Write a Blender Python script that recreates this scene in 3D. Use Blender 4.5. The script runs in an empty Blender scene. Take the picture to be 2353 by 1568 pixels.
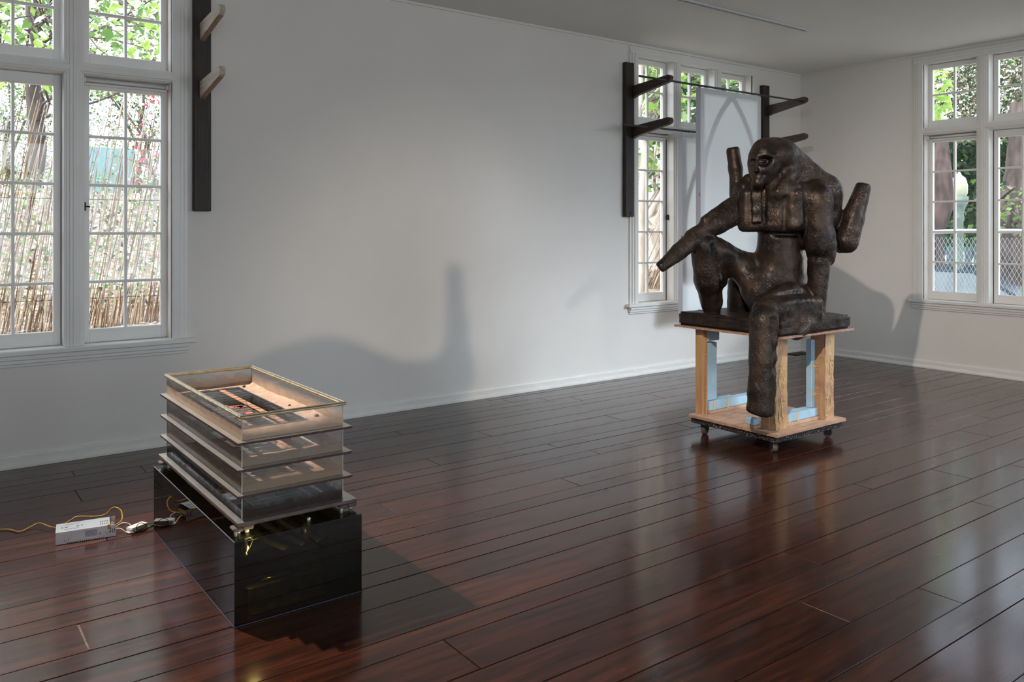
import bpy, math, random
import numpy as np
from mathutils import Vector, Matrix
random.seed(7)
C = bpy.context.scene.collection
SC = bpy.context.scene
PI = math.pi

# ------------------------------------------------------------------ camera, world, lamps, exposure
CAMH = 1.27
FW = (0.59597, 0.80301)      # forward on the floor plane
RT = (0.80301, -0.59597)     # right on the floor plane
cam_d = bpy.data.cameras.new('camera')
cam = bpy.data.objects.new('camera', cam_d); C.objects.link(cam)
cam.location = (0, 0, CAMH)
cam.rotation_euler = (PI/2, 0, -math.atan2(FW[0], FW[1]))
cam_d.sensor_width = 36.0
cam_d.lens = 1884/2353*36
cam_d.shift_y = -(784-527)/2353
cam_d.clip_start = .05
SC.camera = cam
SC.view_settings.view_transform = 'Standard'
SC.view_settings.look = 'None'
SC.view_settings.exposure = 0.0
SC.view_settings.gamma = 1.0
SC.view_settings.use_curve_mapping = False
cy = SC.cycles
cy.max_bounces = 10; cy.diffuse_bounces = 5; cy.glossy_bounces = 5
cy.transparent_max_bounces = 32; cy.transmission_bounces = 6
cy.caustics_reflective = False; cy.caustics_refractive = False
cy.sample_clamp_indirect = 6.0

world = bpy.data.worlds.new('sky'); SC.world = world; world.use_nodes = True
wn = world.node_tree; wn.nodes.clear()
sky = wn.nodes.new('ShaderNodeTexSky'); sky.sky_type = 'NISHITA'; sky.sun_disc = False
sky.sun_elevation = math.radians(48); sky.sun_rotation = math.radians(-90); sky.air_density = 1.0; sky.dust_density = 3.0
mixn = wn.nodes.new('ShaderNodeMixRGB'); mixn.inputs[0].default_value = .55
sgain = wn.nodes.new('ShaderNodeVectorMath'); sgain.operation = 'SCALE'; sgain.inputs[3].default_value = 0.16
bg = wn.nodes.new('ShaderNodeBackground'); wo = wn.nodes.new('ShaderNodeOutputWorld')
wn.links.new(sky.outputs[0], sgain.inputs[0]); wn.links.new(sgain.outputs[0], mixn.inputs[1])
mixn.inputs[2].default_value = (.86, .93, 1.0, 1)
wn.links.new(mixn.outputs[0], bg.inputs[0]); bg.inputs[1].default_value = 4.6
wn.links.new(bg.outputs[0], wo.inputs[0])

def add_light(name, kind, loc, energy, color, target=None, **kw):
    d = bpy.data.lights.new(name, kind); o = bpy.data.objects.new(name, d); C.objects.link(o)
    o.location = loc; d.energy = energy; d.color = color
    if target is not None:
        o.rotation_euler = (Vector(target)-Vector(loc)).to_track_quat('-Z', 'Y').to_euler()
    for k, v in kw.items(): setattr(d, k, v)
    return o
add_light('sun', 'SUN', (0, 0, 10), 2.6, (1, .95, .87), (7.2, -.25, 0), angle=math.radians(.6))
WARM = (1.0, .86, .72)
SPOTS = [((0.344, 3.95, 2.71), (1.12, 2.55, .1), 480, 74, .7),
         ((1.2, 1.36, 2.71), (6.0, 2.95, .0), 450, 66, 1.0),
         ((.3, -4.0, 2.71), (3.15, 5.08, .4), 600, 24, 1.0)]
for i, (l, t, e, ang, bl) in enumerate(SPOTS):
    add_light('spot_lamp', 'SPOT', l, e, WARM, t, spot_size=math.radians(ang), spot_blend=bl, shadow_soft_size=.022)
# added area fills inside the room, right of view and behind camera, imitating daylight
DAY = (.76, .88, 1.0)
add_light('fill_area_right', 'AREA', (7.1, .4, 2.1), 31, DAY, (5.0, 5.08, -.4), shape='RECTANGLE', size=2.6, size_y=1.4, spread=math.radians(52))
add_light('fill_area_front', 'AREA', (1.4, -5.4, 1.5), 185, (.80, .91, 1.0), (1.2, 5, .9), shape='RECTANGLE', size=8.8, size_y=2.4)
# daylight sampling guides in the window openings
def portal(loc, sx, sy, target):
    o = add_light('window_daylight', 'AREA', loc, 1, (1, 1, 1), target, shape='RECTANGLE', size=sx, size_y=sy)
    o.data.cycles.is_portal = True

# ------------------------------------------------------------------ mesh helpers
class MB:
    def __init__(s): s.v = []; s.f = []; s.m = []; s.sm = []
    def add(s, vs, fs, mi=0, smooth=False):
        n = len(s.v); s.v += [tuple(p) for p in vs]; s.f += [tuple(i+n for i in f) for f in fs]
        s.m += [mi]*len(fs); s.sm += [smooth]*len(fs); return s
    def box(s, x0, x1, y0, y1, z0, z1, mi=0):
        return s.add([(x0,y0,z0),(x1,y0,z0),(x1,y1,z0),(x0,y1,z0),(x0,y0,z1),(x1,y0,z1),(x1,y1,z1),(x0,y1,z1)],
                     [(0,3,2,1),(4,5,6,7),(0,1,5,4),(1,2,6,5),(2,3,7,6),(3,0,4,7)], mi)
    def cbox(s, x0, x1, y0, y1, z0, z1, c=.003, mi=0):      # box with all edges chamfered
        c = min(c, (x1-x0)*.45, (y1-y0)*.45, (z1-z0)*.45)
        vs = []; idx = {}
        for ix, X in enumerate((x0, x1)):
            for iy, Y in enumerate((y0, y1)):
                for iz, Z in enumerate((z0, z1)):
                    sx, sy, sz = (1-2*ix), (1-2*iy), (1-2*iz)
                    for a, p in enumerate(((X, Y+sy*c, Z+sz*c), (X+sx*c, Y, Z+sz*c), (X+sx*c, Y+sy*c, Z))):
                        idx[(ix, iy, iz, a)] = len(vs); vs.append(p)
        f = []
        q = [(0,0),(1,0),(1,1),(0,1)]
        for i in (0, 1):
            f.append([idx[(i, a, b, 0)] for a, b in (q if i else q[::-1])])
            f.append([idx[(a, i, b, 1)] for a, b in (q[::-1] if i else q)])
            f.append([idx[(a, b, i, 2)] for a, b in (q if i else q[::-1])])
        for a in (0, 1):
            for b in (0, 1):
                f.append([idx[(a,b,0,0)], idx[(a,b,1,0)], idx[(a,b,1,1)], idx[(a,b,0,1)]])
                f.append([idx[(a,0,b,0)], idx[(a,1,b,0)], idx[(a,1,b,2)], idx[(a,0,b,2)]])
                f.append([idx[(0,a,b,1)], idx[(1,a,b,1)], idx[(1,a,b,2)], idx[(0,a,b,2)]])
                for c2 in (0, 1): f.append([idx[(a,b,c2,k)] for k in range(3)])
        return s.add(vs, f, mi)
    def prism(s, pts, ax, a0, a1, mi=0):     # polygon pts in the two other axes, extruded along ax
        n = len(pts); vs = []
        for a in (a0, a1):
            for (u, w) in pts:
                vs.append({'x': (a, u, w), 'y': (u, a, w), 'z': (u, w, a)}[ax])
        f = [tuple(range(n)), tuple(range(2*n-1, n-1, -1))] + [(i, (i+1) % n, n+(i+1) % n, n+i) for i in range(n)]
        return s.add(vs, f, mi)
    def tube(s, pts, r, n=8, mi=0, caps=True, smooth=True):
        P = [Vector(p) for p in pts]; R = r if isinstance(r, (list, tuple)) else [r]*len(P)
        vs = []; f = []; up = None
        for i, p in enumerate(P):
            t = (P[min(i+1, len(P)-1)]-P[max(i-1, 0)]).normalized()
            if up is None: up = Vector((0, 0, 1)) if abs(t.z) < .9 else Vector((1, 0, 0))
            a = t.cross(up).normalized(); b = a.cross(t).normalized(); up = b
            for k in range(n):
                w = 2*PI*k/n; vs.append(p+(a*math.cos(w)+b*math.sin(w))*R[i])
        for i in range(len(P)-1):
            for k in range(n):
                f.append((i*n+k, (i+1)*n+k, (i+1)*n+(k+1) % n, i*n+(k+1) % n))
        s.add(vs, f, mi, smooth)
        if caps:
            m = len(s.v)-len(vs)
            s.f += [tuple(m+k for k in range(n)), tuple(m+(len(P)-1)*n+k for k in range(n))[::-1]]; s.m += [mi]*2; s.sm += [False]*2
        return s
    def lathe(s, prof, n=20, cx=0, cy=0, mi=0, smooth=True):
        vs = []; f = []
        for (r, z) in prof:
            for k in range(n):
                w = 2*PI*k/n; vs.append((cx+r*math.cos(w), cy+r*math.sin(w), z))
        for i in range(len(prof)-1):
            for k in range(n):
                f.append((i*n+k, i*n+(k+1) % n, (i+1)*n+(k+1) % n, (i+1)*n+k))
        return s.add(vs, f, mi, smooth)
    def mesh(s, name, mats):
        me = bpy.data.meshes.new(name); me.from_pydata([tuple(v) for v in s.v], [], s.f)
        for m in (mats if isinstance(mats, (list, tuple)) else [mats]): me.materials.append(m)
        me.polygons.foreach_set('material_index', s.m); me.polygons.foreach_set('use_smooth', s.sm)
        me.update(); return me

def link(name, data, parent=None, loc=None, rot=None, **props):
    o = bpy.data.objects.new(name, data); C.objects.link(o)
    if parent is not None: o.parent = parent
    if loc is not None: o.location = loc
    if rot is not None: o.rotation_euler = rot
    for k, v in props.items(): o[k] = v
    return o
def obj(name, mb, mats, parent=None, **kw): return link(name, mb.mesh(name, mats), parent, **kw)
def thing(name, label, cat, loc=(0, 0, 0), rz=0, group=None, kind=None):
    o = link(name, None, None, loc, (0, 0, rz), label=label, category=cat)
    if group: o['group'] = group
    if kind: o['kind'] = kind
    return o
def structure(name, loc=(0, 0, 0), rz=0): return link(name, None, None, loc, (0, 0, rz), kind='structure')

# ------------------------------------------------------------------ materials
def srgb(r, g, b):
    f = lambda c: (c/255/12.92) if c/255 <= .04045 else ((c/255+.055)/1.055)**2.4
    return (f(r), f(g), f(b), 1)
def mat(name, c1, c2=None, rough=.5, metal=0, scale=5, stretch=(1, 1, 1), bump=0, bscale=None, detail=4, rvar=0, rnd=0, spec=.5, coat=0, lo=.35, hi=.65, btype='NOISE', space='Object', transl=0):
    m = bpy.data.materials.new(name); m.use_nodes = True; nt = m.node_tree; N = nt.nodes; L = nt.links
    b = N['Principled BSDF']; b.inputs['Roughness'].default_value = rough; b.inputs['Metallic'].default_value = metal
    b.inputs['Specular IOR Level'].default_value = spec; b.inputs['Coat Weight'].default_value = coat
    b.inputs['Base Color'].default_value = c1
    tc = N.new('ShaderNodeTexCoord'); mp = N.new('ShaderNodeMapping'); mp.inputs['Scale'].default_value = stretch
    L.new(tc.outputs[space], mp.inputs[0]); vec = mp.outputs[0]
    oi = N.new('ShaderNodeObjectInfo')
    if rnd:
        ad = N.new('ShaderNodeVectorMath'); ad.operation = 'MULTIPLY_ADD'
        L.new(oi.outputs['Random'], ad.inputs[0]); ad.inputs[1].default_value = (31, 17, 9); L.new(vec, ad.inputs[2]); vec = ad.outputs[0]
    nz = N.new('ShaderNodeTexNoise'); nz.inputs['Scale'].default_value = scale; nz.inputs['Detail'].default_value = detail
    L.new(vec, nz.inputs[0])
    if c2 is not None:
        cr = N.new('ShaderNodeValToRGB'); cr.color_ramp.elements[0].color = c1; cr.color_ramp.elements[1].color = c2
        cr.color_ramp.elements[0].position = lo; cr.color_ramp.elements[1].position = hi
        L.new(nz.outputs[0], cr.inputs[0]); out = cr.outputs[0]
        if rnd:
            hs = N.new('ShaderNodeHueSaturation'); mr = N.new('ShaderNodeMapRange')
            mr.inputs['To Min'].default_value = 1-rnd; mr.inputs['To Max'].default_value = 1+rnd
            L.new(oi.outputs['Random'], mr.inputs[0]); L.new(mr.outputs[0], hs.inputs['Value']); L.new(out, hs.inputs['Color']); out = hs.outputs[0]
        L.new(out, b.inputs['Base Color'])
    if rvar:
        mr = N.new('ShaderNodeMapRange'); mr.inputs['To Min'].default_value = max(0, rough-rvar); mr.inputs['To Max'].default_value = rough+rvar
        n3 = N.new('ShaderNodeTexNoise'); n3.inputs['Scale'].default_value = scale*1.7; L.new(vec, n3.inputs[0])
        L.new(n3.outputs[0], mr.inputs[0]); L.new(mr.outputs[0], b.inputs['Roughness'])
    if bump:
        bp = N.new('ShaderNodeBump'); bp.inputs['Strength'].default_value = bump; bp.inputs['Distance'].default_value = .01
        if btype == 'VORONOI':
            n2 = N.new('ShaderNodeTexVoronoi'); n2.feature = 'DISTANCE_TO_EDGE'; n2.inputs['Scale'].default_value = bscale or scale
        else:
            n2 = N.new('ShaderNodeTexNoise'); n2.inputs['Scale'].default_value = bscale or scale; n2.inputs['Detail'].default_value = 3
        L.new(vec, n2.inputs[0]); L.new(n2.outputs[0], bp.inputs['Height']); L.new(bp.outputs[0], b.inputs['Normal'])
    if transl:
        tr = N.new('ShaderNodeBsdfTranslucent'); tr.inputs[0].default_value = c2 or c1
        mx = N.new('ShaderNodeMixShader'); mx.inputs[0].default_value = transl
        L.new(b.outputs[0], mx.inputs[1]); L.new(tr.outputs[0], mx.inputs[2]); L.new(mx.outputs[0], N['Material Output'].inputs[0])
    return m

M = {}
M['wall'] = mat('wall_paint', srgb(229, 225, 220), srgb(232, 228, 223), .62, scale=2, bump=.05, bscale=180, spec=.3)
M['ceiling'] = mat('ceiling_paint', srgb(236, 236, 231), srgb(238, 238, 233), .7, scale=2, spec=.2)
M['trim'] = mat('trim_gloss_paint', srgb(228, 226, 222), srgb(232, 231, 228), .3, scale=6, bump=.02, bscale=60)
M['baseb'] = mat('baseboard_paint', srgb(228, 227, 222), srgb(234, 232, 226), .4, scale=9, stretch=(1, 1, 4))
M['floor'] = None
M['groove'] = mat('floor_groove', srgb(24, 14, 10), rough=.6)
M['beam'] = mat('dark_stained_wood', srgb(34, 27, 23), srgb(54, 42, 34), .55, scale=8, stretch=(8, 8, .7), bump=.3, bscale=18)
M['arm_dark'] = mat('dark_arm_wood', srgb(44, 30, 25), srgb(62, 44, 36), .5, scale=8, stretch=(6, 1, 6), bump=.2, bscale=20)
M['arm_tip'] = mat('arm_end_grain', srgb(74, 44, 34), srgb(88, 54, 42), .5, scale=30)
M['arm_pale'] = mat('pale_weathered_wood', srgb(178, 168, 150), srgb(206, 194, 176), .7, scale=10, stretch=(6, 1, 6), bump=.3, bscale=30)
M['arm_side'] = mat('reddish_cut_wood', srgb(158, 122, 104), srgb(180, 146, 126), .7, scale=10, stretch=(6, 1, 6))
M['rod'] = mat('grey_steel_rod', srgb(70, 74, 82), rough=.35, metal=.6)
M['blackmetal'] = mat('black_hardware', srgb(22, 20, 20), rough=.4, metal=.5)
M['fabric'] = mat('translucent_white_fabric', srgb(246, 249, 250), srgb(250, 252, 253), .8, scale=300, transl=.56)
M['stretcher'] = mat('grey_white_stretcher', srgb(150, 150, 152), rough=.7)
M['panel_edge'] = mat('panel_edge_lavender', srgb(196, 198, 210), rough=.6)
M['track'] = mat('white_track_metal', srgb(200, 202, 200), rough=.4)
M['lamp_body'] = mat('white_lamp_body', srgb(210, 210, 208), rough=.4)

def floor_mat():
    m = bpy.data.materials.new('varnished_floorboard'); m.use_nodes = True; nt = m.node_tree; N = nt.nodes; L = nt.links
    b = N['Principled BSDF']
    tc = N.new('ShaderNodeTexCoord'); oi = N.new('ShaderNodeObjectInfo')
    ge = N.new('ShaderNodeNewGeometry')
    ad = N.new('ShaderNodeVectorMath'); ad.operation = 'MULTIPLY_ADD'
    L.new(oi.outputs['Random'], ad.inputs[0]); ad.inputs[1].default_value = (41, 23, 0); L.new(ge.outputs['Position'], ad.inputs[2])
    mp = N.new('ShaderNodeMapping'); mp.inputs['Scale'].default_value = (1.1, 14, 1); L.new(ad.outputs[0], mp.inputs[0])
    n1 = N.new('ShaderNodeTexNoise'); n1.inputs['Scale'].default_value = 2.2; n1.inputs['Detail'].default_value = 6; n1.inputs['Distortion'].default_value = .6
    L.new(mp.outputs[0], n1.inputs[0])
    cr = N.new('ShaderNodeValToRGB'); e = cr.color_ramp.elements
    e[0].position = .3; e[0].color = srgb(40, 23, 16); e[1].position = .80; e[1].color = srgb(92, 49, 33)
    k = e.new(.52); k.color = srgb(64, 34, 23)
    L.new(n1.outputs[0], cr.inputs[0])
    # fine pores
    mp2 = N.new('ShaderNodeMapping'); mp2.inputs['Scale'].default_value = (3, 90, 1); L.new(ad.outputs[0], mp2.inputs[0])
    n2 = N.new('ShaderNodeTexNoise'); n2.inputs['Scale'].default_value = 3; n2.inputs['Detail'].default_value = 3; L.new(mp2.outputs[0], n2.inputs[0])
    cr2 = N.new('ShaderNodeValToRGB'); cr2.color_ramp.elements[0].color = (.55, .5, .48, 1); cr2.color_ramp.elements[1].color = (1, 1, 1, 1)
    cr2.color_ramp.elements[0].position = .35; cr2.color_ramp.elements[1].position = .6
    L.new(n2.outputs[0], cr2.inputs[0])
    mu = N.new('ShaderNodeMixRGB'); mu.blend_type = 'MULTIPLY'; mu.inputs[0].default_value = .8
    L.new(cr.outputs[0], mu.inputs[1]); L.new(cr2.outputs[0], mu.inputs[2])
    hs = N.new('ShaderNodeHueSaturation'); mr = N.new('ShaderNodeMapRange'); mr.inputs['To Min'].default_value = .78; mr.inputs['To Max'].default_value = 1.2
    L.new(oi.outputs['Random'], mr.inputs[0]); L.new(mr.outputs[0], hs.inputs['Value']); L.new(mu.outputs[0], hs.inputs['Color'])
    L.new(hs.outputs[0], b.inputs['Base Color'])
    n3 = N.new('ShaderNodeTexNoise'); n3.inputs['Scale'].default_value = 2.5; n3.inputs['Detail'].default_value = 4
    mp3 = N.new('ShaderNodeMapping'); mp3.inputs['Scale'].default_value = (1, 3, 1); L.new(ad.outputs[0], mp3.inputs[0]); L.new(mp3.outputs[0], n3.inputs[0])
    mr3 = N.new('ShaderNodeMapRange'); mr3.inputs['To Min'].default_value = .17; mr3.inputs['To Max'].default_value = .34; L.new(n3.outputs[0], mr3.inputs[0])
    L.new(mr3.outputs[0], b.inputs['Roughness'])
    b.inputs['Specular IOR Level'].default_value = .15; b.inputs['Coat Weight'].default_value = .45; b.inputs['Coat Roughness'].default_value = .13; b.inputs['Coat IOR'].default_value = 1.5
    bp = N.new('ShaderNodeBump'); bp.inputs['Strength'].default_value = .16; bp.inputs['Distance'].default_value = .004
    n4 = N.new('ShaderNodeTexNoise'); n4.inputs['Scale'].default_value = 9; n4.inputs['Detail'].default_value = 3
    mp4 = N.new('ShaderNodeMapping'); mp4.inputs['Scale'].default_value = (.5, 3, 1); L.new(ad.outputs[0], mp4.inputs[0]); L.new(mp4.outputs[0], n4.inputs[0])
    L.new(n4.outputs[0], bp.inputs['Height']); L.new(bp.outputs[0], b.inputs['Normal'])
    return m
M['floor'] = floor_mat()

def thin_glass(name, tint=(1, 1, 1, 1), refl=.06, rough=.02, dirt=None, dirt_h=.6, dirt_max=.9, dirt_noise=10, base=0.0):
    m = bpy.data.materials.new(name); m.use_nodes = True; nt = m.node_tree; N = nt.nodes; L = nt.links; N.remove(N['Principled BSDF'])
    tr = N.new('ShaderNodeBsdfTransparent'); tr.inputs[0].default_value = tint
    gl = N.new('ShaderNodeBsdfGlossy'); gl.inputs['Roughness'].default_value = rough
    lw = N.new('ShaderNodeLayerWeight'); pw = N.new('ShaderNodeMath'); pw.operation = 'POWER'; L.new(lw.outputs['Facing'], pw.inputs[0]); pw.inputs[1].default_value = 5
    fr = N.new('ShaderNodeMath'); fr.operation = 'MULTIPLY_ADD'; L.new(pw.outputs[0], fr.inputs[0]); fr.inputs[1].default_value = .96; fr.inputs[2].default_value = .04
    mx = N.new('ShaderNodeMixShader'); L.new(fr.outputs[0], mx.inputs[0]); L.new(tr.outputs[0], mx.inputs[1]); L.new(gl.outputs[0], mx.inputs[2])
    out = mx.outputs[0]
    if dirt:
        df = N.new('ShaderNodeBsdfDiffuse'); df.inputs[0].default_value = dirt
        tc = N.new('ShaderNodeTexCoord'); sp = N.new('ShaderNodeSeparateXYZ'); L.new(tc.outputs['Generated'], sp.inputs[0])
        nz = N.new('ShaderNodeTexNoise'); nz.inputs['Scale'].default_value = dirt_noise; nz.inputs['Detail'].default_value = 6; L.new(tc.outputs['Object'], nz.inputs[0])
        mr = N.new('ShaderNodeMapRange'); mr.inputs['From Min'].default_value = dirt_h; mr.inputs['From Max'].default_value = dirt_h*.25
        mr.inputs['To Min'].default_value = base; mr.inputs['To Max'].default_value = dirt_max
        ma = N.new('ShaderNodeMath'); ma.operation = 'MULTIPLY_ADD'; L.new(nz.outputs[0], ma.inputs[0]); ma.inputs[1].default_value = .7; 
        sb = N.new('ShaderNodeMath'); sb.operation = 'SUBTRACT'; L.new(sp.outputs[2], sb.inputs[0]); sb.inputs[1].default_value = .35
        L.new(sb.outputs[0], ma.inputs[2]); L.new(ma.outputs[0], mr.inputs[0])
        m2 = N.new('ShaderNodeMixShader'); L.new(mr.outputs[0], m2.inputs[0]); L.new(out, m2.inputs[1]); L.new(df.outputs[0], m2.inputs[2]); out = m2.outputs[0]
    L.new(out, N['Material Output'].inputs[0])
    return m
M['glass'] = thin_glass('window_glass')

# ------------------------------------------------------------------ room
X0, XB, Y0, YA, HC = -3.2, 7.52, -5.6, 5.08, 2.88
WT = .125
WIN_HALF, WIN_BOT, WIN_TOP = .79, .62, 2.80
def wall_with_holes(name, a0, a1, holes, fixed, along, outward):
    """box pieces of a wall around rectangular holes (c, half, z0, z1)"""
    mb = MB(); f0, f1 = (fixed, fixed+WT*outward) if outward > 0 else (fixed-WT, fixed)
    def bx(u0, u1, z0, z1):
        if u1-u0 < 1e-4: return
        if along == 'x': mb.box(u0, u1, f0, f1, z0, z1)
        else: mb.box(f0, f1, u0, u1, z0, z1)
    hs = sorted(holes); u = a0
    for c, h, z0, z1 in hs:
        bx(u, c-h, 0, HC); bx(c-h, c+h, 0, z0); bx(c-h, c+h, z1, HC); u = c+h
    bx(u, a1, 0, HC)
    o = obj(name, mb, M['wall']); o['kind'] = 'structure'; return o
WA = [(.475, 'A'), (5.91, 'A')]
hole = lambda c: (c, WIN_HALF, WIN_BOT, WIN_TOP)
wall_with_holes('wall_back', X0-WT, XB+WT, [hole(.475), hole(5.91)], YA, 'x', 1)
wall_with_holes('wall_right', Y0, YA, [hole(2.995), hole(-1.6)], XB, 'y', 1)
wall_with_holes('wall_left', Y0, YA, [], X0, 'y', -1)
wall_with_holes('wall_front', X0-WT, XB+WT, [hole(.6), hole(4.6)], Y0, 'x', -1)
mb = MB().box(X0-WT, XB+WT, Y0-WT, YA+WT, HC, HC+.15)
o = obj('ceiling', mb, M['ceiling']); o['kind'] = 'structure'

# floor: boards, each its own piece
fl = structure('floor')
obj('subfloor', MB().box(X0-WT, XB+WT, Y0-WT, YA+WT, -.12, -.014), M['groove'], fl)
ys = [5.085, 4.977, 4.825, 4.72, 4.567, 4.466, 4.263, 4.11, 3.926, 3.769, 3.665, 3.515, 3.42, 3.209, 3.054, 2.95, 2.742, 2.634, 2.478, 2.27, 2.163, 1.955, 1.795, 1.67, 1.475, 1.32]
pat = [.105, .205, .155, .205, .105, .155]; k = 0
while ys[-1] > Y0: ys.append(ys[-1]-pat[k % 6]); k += 1
joints = [(2.475, 4.51), (2.895, 4.18), (2.32, 3.85), (3.585, 4.9), (1.77, 3.3), (1.34, 2.06), (4.6, 4.35), (3.84, 4.0), (4.05, 3.57), (3.16, 3.45),
          (2.69, 3.1), (3.0, 2.54), (6.8, 3.6), (6.05, 3.36), (5.65, 3.1), (6.545, 2.8), (5.87, 2.5), (5.35, 2.3), (4.325, 2.66), (4.365, 2.02),
          (4.0, 1.7), (.67, 4.38), (1.02, 4.64), (.45, 2.84), (2.785, 1.87), (2.885, 1.4), (2.455, 1.58), (2.305, 2.37)]
GAP = .0022
for r in range(len(ys)-1):
    ya, yb = ys[r+1]+GAP/2, ys[r]-GAP/2
    if ya < Y0: ya = Y0
    js = [x for x, y in joints if ya < y < yb]
    x = random.uniform(-2.6, -1.2)
    cand = []
    while x < XB: cand.append(x); x += random.uniform(2.3, 3.6)
    js += [c for c in cand if all(abs(c-j) > 1.6 for j in js) and not (js and .4 < c < 3.5)]
    js = [X0] + sorted(js) + [XB]
    for a, b in zip(js[:-1], js[1:]):
        tilt = random.uniform(-.0004, .0004)
        w = yb-ya; ch = .0016; l = b-a-GAP
        mbp = MB(); y0, y1 = -w/2, w/2
        mbp.add([(0, y0, -.014), (l, y0, -.014), (l, y1, -.014), (0, y1, -.014),
                 (0, y0, -ch), (l, y0, -ch), (l, y1, -ch), (0, y1, -ch),
                 (ch, y0+ch, 0-tilt), (l-ch, y0+ch, 0-tilt), (l-ch, y1-ch, tilt), (ch, y1-ch, tilt)],
                [(0, 3, 2, 1), (0, 1, 5, 4), (1, 2, 6, 5), (2, 3, 7, 6), (3, 0, 4, 7), (4, 5, 9, 8), (5, 6, 10, 9), (6, 7, 11, 10), (7, 4, 8, 11), (8, 9, 10, 11)])
        obj('floorboard', mbp, M['floor'], fl, loc=(a+GAP/2, (ya+yb)/2, random.uniform(-.0005, 0)))
# putty filled gap between two boards, lower left of the photo
pm = mat('putty', srgb(112, 92, 70), srgb(70, 50, 36), .5, scale=40)
obj('putty_seam', MB().cbox(.446, .4535, 2.748, 2.94, -.003, .0009, .0008), pm, fl)

# baseboards
def base_prof(): return [(0, 0), (.030, 0), (.030, .012), (.024, .022), (.018, .028), (.014, .028), (.014, .058), (.010, .068), (0, .070)]
def baseboard(name, p0, p1, nrm):
    mb = MB(); pr = base_prof(); n = len(pr); vs = []
    for p in (p0, p1):
        for d, z in pr: vs.append((p[0]+nrm[0]*d, p[1]+nrm[1]*d, z+.0005))
    mb.add(vs, [tuple(range(n)), tuple(range(2*n-1, n-1, -1))]+[(i, (i+1) % n, n+(i+1) % n, n+i) for i in range(n)])
    o = obj(name, mb, M['baseb']); o['kind'] = 'structure'
baseboard('baseboard_back', (X0, YA), (XB, YA), (0, -1))
baseboard('baseboard_right', (XB, YA), (XB, Y0), (-1, 0))
baseboard('baseboard_left', (X0, Y0), (X0, YA), (1, 0))
baseboard('baseboard_front', (X0, Y0), (XB, Y0), (0, 1))
for nm, (a, b, c, d) in {'trim_1': (X0, XB, YA-.012, YA), 'trim_2': (XB-.012, XB, Y0, YA)}.items():
    o = obj(nm, MB().box(a, b, c, d, HC-.018, HC), M['wall']); o['kind'] = 'structure'

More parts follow.
